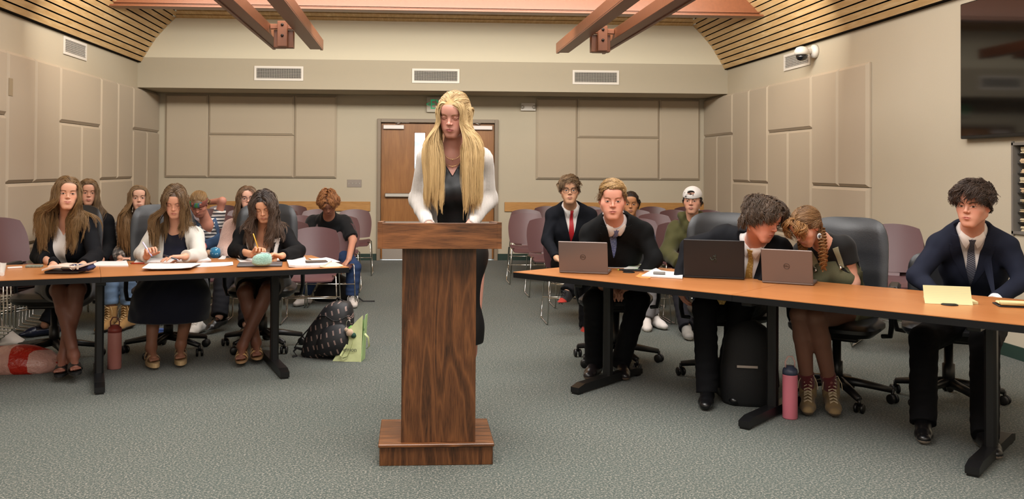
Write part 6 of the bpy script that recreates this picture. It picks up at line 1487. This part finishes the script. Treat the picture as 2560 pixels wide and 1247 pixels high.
def person_red_tie():
    j = sit(pel_at(1425, 8.62, .54), P_(1424, 475, 8.28), P_(1426, 517, 8.44), P_(1381, 541, 8.50), P_(1474, 541, 8.50), P_(1368, 600, 8.42), P_(1488, 606, 8.40), P_(1392, 646, 8.20), P_(1455, 650, 8.18),
            P_(1460, 676, 7.98), P_(1466, 700, 8.02), P_(1420, 728, 7.74), P_(1466, 812, 8.05))
    s = Person('person in glasses and bright red tie seated with crossed legs', j=j, head=(2, 2, 0), skin='#c99878', hair=('#4a3828', '#7c6146'), brow='#4a3626', eye=1., iris='#5a6a78', lip='#a5655a', hs=1.04, S=1.0, jaw=1.0, brow_w=1.2,
               rhand=((.6, -.5, -.4), (0, 0, -1), 1, .4), lhand=((-.6, -.5, -.4), (0, 0, -1), -1, .4)).build(.0026)
    male_suit(s, '#13151b', '#d8d2ce', None, .32, .076, m_tie('red_tie', '#a81f26', '#b3262c', 'dot', 90), shoes=None); glasses(s)
    for q, t in (('r', (-.62, -.5, -.55)), ('l', (-.3, -1, 0))): shoe(s, q, t, '#1c191a' if q == 'r' else '#8c2a26', '#cfc0a8', 'basketball_shoe', laces='#121212', mat=M_COTT, solez=.022, toe_col='#92291f')
    strands(s, 520, .07, 'short', 81, .0, 12, 10, .0014, (.004, .026), lump=.3, wave=(.003, 50), comb=(.5, .6, .2), colors=('#443426', '#856a4c'), name='tousled_hair', grav=.5, stick_t=1.1, frizz=.0005, region=lambda q: q[:, 2] > .040)
    strands(s, 360, .022, 'short', 82, .0, 6, 10, .0012, (.001, .007), comb=(0, -.4, -1), colors=('#3a2c20', '#6a4f3a'), name='short_sides', grav=.2, stick_t=1.1, region=lambda q: q[:, 2] < .055)
    return s
def person_peeking():
    j = sit(pel_at(1582, 8.80, .54), P_(1576, 509, 8.60), P_(1580, 560, 8.66), P_(1545, 577, 8.72), P_(1618, 577, 8.72), P_(1535, 630, 8.6), P_(1634, 630, 8.6), P_(1560, 650, 8.4), P_(1612, 650, 8.4),
            P_(1598, 704, 8.15), P_(1632, 706, 8.15), P_(1636, 792, 8.12), P_(1616, 798, 8.05))
    s = Person('person with dark pulled back hair half hidden behind the blue tie person', j=j, head=(2, 4, 0), fem=True, skin='#a8744e', hair=('#171210', '#2a201c'), brow='#1e1612', eye=.95, iris='#20140e', lip='#8e5a50', hs=1.0, S=.95).build(.0028)
    shirt(s, '#1c2140', g=.016, neck=False, name='navy_top', arms=1.9, ag=.018, folds=.004); trousers(s, '#6f6c6c', mat=M_DENIM, t1=.9)
    for q, t in (('r', (.3, -1, 0)), ('l', (-.2, -1, 0))): shoe(s, q, t, '#c4bcb6', '#d8d2c8', 'sneaker', mat=M_COTT)
    strands(s, 420, .15, 'short', 91, .015, 12, 9, .0014, (.004, .009), comb=(0, -1, .1, .6), colors=('#15100f', '#3a2c24'), name='pulled_back_hair', grav=.2, stick_t=1.1)
    return s
def person_cap():
    j = sit(pel_at(1732, 8.84, .54), P_(1731, 500, 8.54), P_(1728, 552, 8.64), P_(1689, 574, 8.74), P_(1774, 574, 8.74), P_(1668, 634, 8.62), P_(1795, 640, 8.62), P_(1702, 660, 8.36), P_(1752, 664, 8.36),
            P_(1695, 706, 8.15), P_(1752, 706, 8.15), atz(1716, 816, .09), atz(1752, 816, .09))
    s = Person('person in white backward cap and olive green hoodie', j=j, head=(-9, 6, 0), skin='#c6937a', hair=('#1e1916', '#3a2e28'), brow='#1d1714', brow_w=1.5, eye=.85, iris='#241812', lip='#a8655c', blush=.4, hs=1.04, S=1.0, frown=.8,
               rhand=((.6, -.5, -.3), (0, 0, -1), 1, .4), lhand=((-.6, -.5, -.3), (0, 0, -1), -1, .4)).build(.0026)
    k = s.k; hood = [cap(s.P(.085, -.02, .035), s.P(.05, .075, -.045), .036, .026, .04), cap(s.P(-.085, -.02, .035), s.P(-.05, .075, -.045), .036, .026, .04), cap(s.P(-.085, -.03, .04), s.P(.085, -.03, .04), .045, .045, .04)]
    pr = shirt(s, '#474527', g=.028, neck=False, name='hoodie', arms=1.92, ag=.034, folds=.009, ff=30, extra=hood, mat=M_COTT)[1]
    pts = s.drape([(-.02, -.20)], pr, .004)[0]; R_ = Matrix([[-s.X[0], s.U2[0], s.F[0]], [-s.X[1], s.U2[1], s.F[1]], [-s.X[2], s.U2[2], s.F[2]]])
    text('OI', .075, Vector(pts - s.base) + Vector(s.X)*.03, R_, plain('#b5a878', .8), 'lettering', s.t, .002)
    trousers(s, '#15151a')
    for q in 'rl': shoe(s, q, (-.15 if q == 'r' else .1, -1, 0), '#77746f', '#b5b0a8', 'canvas_shoe', mat=M_COTT)
    c, M, S = k['head'], s.HM, s.hs; q = lambda x, y, z: c + (M @ np.array([x, y, z]))*S
    pr = [ell(q(0, -.012, .040), M, np.array([.088, .112, .088])*S, .01), fun(lambda P, d: np.maximum(d, -((P - q(0, 0, .036)) @ M[:, 2]) + .0 - ((P - c) @ M[:, 1])*.12)), ]
    hole = ell(q(0, .090, .078), M, np.array([.034, .06, .019])*S, .004, -1); pr.append(hole); pr.append(ell(q(0, -.12, .02), M, np.array([.062, .07, .014])*S, .02))
    lo, hi = bbox(pr[:1] + [pr[3]]); v, f = nets(pr, lo, hi, .0035); npmesh('baseball_cap', v, f, M_COTT, s.t, np.tile(np.array(lin('#cfcac6')), (len(v), 1)), s.base)['label'] = 'white cap worn backward'
    strands(s, 300, .05, 'short', 101, .0, 8, 10, .0013, (.003, .008), comb=(0, -.4, -.8), colors=('#1c1714', '#3a2e28'), name='short_hair', grav=.6, stick_t=1.1, region=lambda q: (q[:, 2] < .012), hl=-.006)
    strands(s, 160, .022, 'short', 103, .0, 6, 12, .0013, (.001, .005), comb=(.5, .5, .2), colors=('#1c1714', '#3a2e28'), name='forelock', grav=.2, stick_t=1.1, region=lambda q: (q[:, 1] > .035) & (np.abs(q[:, 0]) < .034), hl=-.018)
    return s
def person_behind_smiling():
    j = sit(pel_at(228, 8.62, .54), P_(221, 480, 8.30), P_(230, 536, 8.42), P_(190, 556, 8.50), P_(266, 556, 8.46), P_(178, 612, 8.4), P_(276, 614, 8.38), P_(205, 650, 8.15), P_(252, 650, 8.15), P_(180, 706, 8.0), P_(205, 706, 8.0), atz(112, 812, .09), atz(128, 806, .09))
    s = Person('person in black jacket seated behind the smiling person', j=j, head=(3, 6, 2), fem=True, skin='#c38f75', hair=('#55402e', '#8a6c4a'), brow='#4a3424', eye=.75, iris='#2c1d14', lip='#a8605a', hs=1.0, S=.98).build(.0028)
    shirt(s, '#17171b', g=.010, neck=False, name='dark_top', h=.009); jacket(s, '#101114', g=.022, ag=.022, dp=.30, wt=.06, h=.008, name='black_jacket'); trousers(s, '#15161b', t1=.92)
    for q in 'rl': shoe(s, q, (-.75, -.6, 0), '#181c30', name='ballet_flat', low=True, point=1)
    strands(s, 420, .42, 'long', 111, .005, 24, 9, .0015, (.003, .012), wave=(.004, 18), ragged=.3, colors=('#453426', '#7c6242'), name='hair', front=.9, gather=(.055, .10), face=.066)
    strands(s, 200, .15, 'short', 112, .005, 12, 9, .0014, (.007, .012), comb=(0, -1, .2, .9), colors=('#513e2d', '#8a6c4a'), name='crown_hair', grav=.3, stick_t=1.1, region=lambda q: q[:, 2] > .04)
    return s
def m_plaid():
    n = N('grey_plaid_flannel'); v = n.coord(rot=(0, .25, 0)); out = None
    for d, sc in (('X', 5.2), ('Z', 5.2)):
        w = n.n('ShaderNodeTexWave', wave_type='BANDS', bands_direction=d); w.inputs['Scale'].default_value = sc; w.inputs['Distortion'].default_value = .6; n.l(v, w.inputs['Vector']); r = n.ramp(w.outputs['Fac'], [(.25, (.28, .27, .27)), (.5, (.75, .72, .7)), (.8, (1, .97, .94)), (.93, (.5, .48, .47))]); out = r if out is None else n.mix(1, out, r, 'MULTIPLY')
    n.col(n.mix(1, out, lin('#a39b93'), 'MULTIPLY')); return n.set(.9, spec=.15, sheen=.2)
def person_plaid():
    j = sit(pel_at(345, 8.68, .54), P_(347, 494, 8.38), P_(346, 546, 8.50), P_(309, 566, 8.56), P_(386, 566, 8.56), P_(288, 618, 8.46), P_(402, 622, 8.46), P_(300, 646, 8.22), P_(328, 648, 8.22), P_(278, 705, 8.12), P_(322, 705, 8.12), P_(277, 790, 8.08), P_(318, 788, 8.12))
    s = Person('person with very long light brown hair in grey plaid shirt', j=j, head=(2, 2, -1), fem=True, skin='#c99a82', hair=('#5d4a36', '#927654'), brow='#4f3c2b', eye=.8, iris='#3a2c20', lip='#a8685e', hs=1.0, S=.98,
               rhand=((.7, -.5, .0), (0, 0, -1), 1, .5), lhand=((-.7, -.5, .0), (0, 0, -1), -1, .5), hand_h=.0045).build(.0028)
    shirt(s, '#22304a', g=.010, neck=False, name='navy_tshirt', h=.009, vee=(.06, .05, 0)); jacket(s, '#999999', g=.022, ag=.024, dp=.50, wt=.075, lap=0, h=.008, name='plaid_shirt', mat=m_plaid(), folds=.006)
    trousers(s, '#6f86a3', mat=M_DENIM, t1=.62, label='light blue cropped jeans')
    for q in 'rl':
        s.k[q + 'a'] = s.k[q + 'a'] + np.array([0, 0, .105 - s.k[q + 'a'][2]]); b = s.k[q + 'a']; pr = [cap((b[0], b[1], .09), (b[0], b[1] + .01, .20), .050, .053, .02), fun(lambda P, d: np.maximum(d, P[:, 2] - .21))]
        s.garment('boot_shaft', pr, .006, M_COTT, '#9a7546', folds=.001); shoe(s, q, (-.25, -1, 0), '#9a7546', '#2a2018', 'work_boot', laces='#c9a878', mat=M_COTT, S=1.12)
    strands(s, 460, .52, 'long', 121, .0, 28, 9, .0015, (.003, .012), wave=(.008, 22), ragged=.25, colors=('#4a3929', '#846a49'), name='hair', front=.95, gather=(.04, .11), tipc='#8a6038', face=.066)
    return s
def m_stripes():
    n = N('striped_cotton'); v = n.coord(); w = n.n('ShaderNodeTexWave', wave_type='BANDS', bands_direction='Z'); w.inputs['Scale'].default_value = 9.5; w.inputs['Distortion'].default_value = .5; n.l(v, w.inputs['Vector'])
    n.col(n.ramp(w.outputs['Fac'], [(.6, lin('#cfcbc6')), (.68, lin('#20242f'))])); return n.set(.85, sheen=.1)
def person_bandana():
    j = sit(pel_at(512, 9.05, .54), P_(497, 510, 8.62), P_(518, 560, 8.76), P_(484, 580, 8.80), P_(541, 560, 8.86), P_(474, 622, 8.7), P_(556, 502, 8.80), P_(480, 650, 8.5), P_(514, 506, 8.98), P_(480, 704, 8.38), P_(500, 704, 8.38), atz(482, 806, .09), atz(497, 806, .09))
    s = Person('person in green bandana and striped top with one arm behind head', j=j, head=(-14, 38, 0), fem=True, skin='#b9806c', hair=('#6b5138', '#a08055'), brow='#5a412c', eye=.3, lip='#a05a55', hs=1.0, S=.98,
               lhand=((-.9, .1, .2), (0, -1, 0), 1, .3)).build(.0028)
    shirt(s, '#cccccc', g=.012, neck=False, name='striped_tshirt', ct=.075, arms=.6, ag=.022, mat=m_stripes(), vee=(.05, .05, 0), folds=.004)
    G = s.groups(.022)
    def bib(P, d): x, y, z = s.loc(P); return np.maximum(d, np.where(y > 0, np.maximum(z + .09, np.abs(x + .02) - .095), z + .33))
    s.garment('denim_overalls', list(G['torso']) + [fun(bib)] + [], .009, M_DENIM, '#3f5573', folds=.005)
    for g_ in (-1, 1): s.patch('overall_strap', [[(g_*(.075 + u), -.10 + .13*i/5) for u in (-.018, .018)] for i in range(6)], s.top[0], plain('#3f5573', .85, kind='blue_denim'), .004, .004)
    trousers(s, '#3f5573', mat=M_DENIM, t1=.25)
    for q in 'rl': shoe(s, q, (-.2, -1, 0), '#c9c4be', '#d9d4cc', 'high_top_sneaker', mat=M_COTT, laces='#e0dbd4')
    strands(s, 420, .14, 'short', 131, .0, 12, 9, .0014, (.004, .010), comb=(0, -1, .3, .2), colors=('#5f4730', '#a5855a'), name='pulled_back_hair', grav=.2, stick_t=1.1)
    c, M, S = s.k['head'], s.HM, s.hs; pr = [ell(c + M @ np.array([0, -.016, .030])*S, M, np.array([.090, .112, .098])*S, .01), fun(lambda P, d: np.maximum(d, np.abs((P - c) @ (M[:, 2]*.96 - M[:, 1]*.265) - .030*S) - .025))]
    lo, hi = bbox(pr[:1]); v, f = nets(pr, lo, hi, .004); nn = noise3(v, 45, 2); cc = np.where((nn > .12)[:, None], np.array(lin('#447f3e')), np.where((nn > -.2)[:, None], np.array(lin('#45646e')), np.array(lin('#7a4438')))); npmesh('bandana', v, f, M_COTT, s.t, cc, s.base)['label'] = 'green patterned bandana'
    return s
def person_fuzzy():
    j = sit(pel_at(618, 8.80, .54), P_(619, 496, 8.46), P_(616, 550, 8.58), P_(578, 570, 8.66), P_(658, 570, 8.66), P_(562, 626, 8.55), P_(674, 630, 8.55), P_(582, 652, 8.3), P_(640, 652, 8.3), P_(556, 706, 8.16), P_(620, 706, 8.16), P_(548, 792, 7.98), atz(616, 812, .09))
    s = Person('person in round glasses and fuzzy pale pink sweater', j=j, head=(3, 0, -3), fem=True, skin='#cf9f88', hair=('#4e3a2c', '#7d6047'), brow='#4a3528', eye=.85, iris='#3a3a3c', lip='#b0655f', smile=.5, hs=1.0, hw=1.05, S=1.0).build(.0028)
    shirt(s, '#c9a79b', g=.028, neck=False, name='fuzzy_sweater', arms=1.92, ag=.038, mat=M_FUZZ, folds=.004, h=.008); trousers(s, '#19191d', t1=.93, flare=.02)
    for q, t in (('r', (-.45, -.9, -.25)), ('l', (0, -1, 0))): shoe(s, q, t, '#0f0f11', name='black_pump', low=True, point=1)
    a = s.k['ra']; MB().tube([s.wpt(a + np.array([math.cos(b)*.036 - .02, -.04 + .0*b, -.035 + math.sin(b)*.035])) for b in np.linspace(0, PI, 9)], .004, 6).build('shoe_strap', W_BLK, s.t)
    glasses(s, '#4a3a40', .026, 1.); strands(s, 460, .26, 'long', 141, .0, 20, 9, .0015, (.003, .012), wave=(.008, 26), colors=('#463427', '#86684c'), name='hair', front=.4, face=.07)
    strands(s, 200, .14, 'short', 142, .0, 12, 9, .0014, (.007, .012), comb=(0, -1, .2, .8), colors=('#463427', '#7d6047'), name='crown_hair', grav=.3, stick_t=1.1, region=lambda q: q[:, 2] > .04)
    return s
def person_bowed():
    j = sit(pel_at(822, 10.15, .54), P_(821, 506, 9.54), P_(822, 541, 9.78), P_(782, 556, 9.92), P_(862, 556, 9.90), P_(772, 608, 9.72), P_(882, 600, 9.74), P_(800, 650, 9.45), P_(872, 648, 9.42), P_(786, 676, 9.45), P_(884, 668, 9.45), P_(764, 730, 9.52), P_(880, 738, 9.42))
    s = Person('person with reddish brown hair in black t shirt bowed forward', j=j, head=(-4, 52, -4), skin='#b9836c', hair=('#6b4128', '#a56e44'), brow='#6a4128', eye=.3, lip='#a5665c', hs=1.04, S=1.05,
               rhand=((.4, -.4, -.5), (0, 0, -1), 1, .4), lhand=((-.4, -.4, -.5), (0, 0, -1), -1, .4)).build(.003)
    shirt(s, '#0f1013', g=.016, neckg=.01, ct=.045, name='black_tshirt', arms=.85, ag=.03, folds=.005); trousers(s, '#2a3c5e', mat=M_DENIM, t1=.95)
    for q in 'rl': s.k[q + 'a'] = s.k[q + 'a'] + np.array([0, 0, .09 - s.k[q + 'a'][2]]); shoe(s, q, (-.5 if q == 'r' else .2, -1, 0), '#c2b8b0', '#d6d0c8', 'sneaker', mat=M_COTT, laces='#e0dbd4')
    strands(s, 560, .075, 'short', 151, .0, 12, 10, .0015, (.004, .024), lump=.3, wave=(.006, 60), comb=(.0, .5, .1, .7), colors=('#5f3a24', '#b0784a'), name='wavy_hair', grav=.8, stick_t=1.1, hl=-.004, frizz=.0006)
    return s
for _f in (person_smiling, person_writing, person_trim, person_blue_tie, person_gold_tie, person_overalls, person_navy_suit, person_red_tie, person_peeking, person_cap, person_behind_smiling, person_plaid, person_bandana, person_fuzzy, person_bowed): _f()
# plush toys held on the lap of the bandana person
t = thing('plush_toy', 'blue dotted plush toy with tan face behind the writing pages', 'toy', P_(538, 632, 8.45))
n = N('dotted_plush'); v = n.coord(); w = n.n('ShaderNodeTexVoronoi'); w.inputs['Scale'].default_value = 42; n.l(v, w.inputs['Vector']); n.col(n.ramp(w.outputs['Distance'], [(.22, lin('#b5d4dc')), (.3, lin('#1f6f96'))])); n.set(.9, sheen=.4)
MB().lathe((0, 0, 0), [(.005, -.055), (.04, -.042), (.056, 0), (.04, .042), (.005, .055)], 20).build('body', n.m, t)
MB().lathe((-.058, -.01, 0), [(.004, -.032), (.026, -.02), (.033, 0), (.024, .02), (.004, .03)], 18).build('face', plain('#b08a6c', .9, sheen=.3), t)
tag(MB().lathe(P_(505, 617, 8.45), [(.004, -.045), (.035, -.03), (.045, 0), (.035, .03), (.004, .045)], 18).build('plush_ball', plain('#b03426', .85, sheen=.3)), 'round red plush ball beside the blue dotted toy', 'toy')
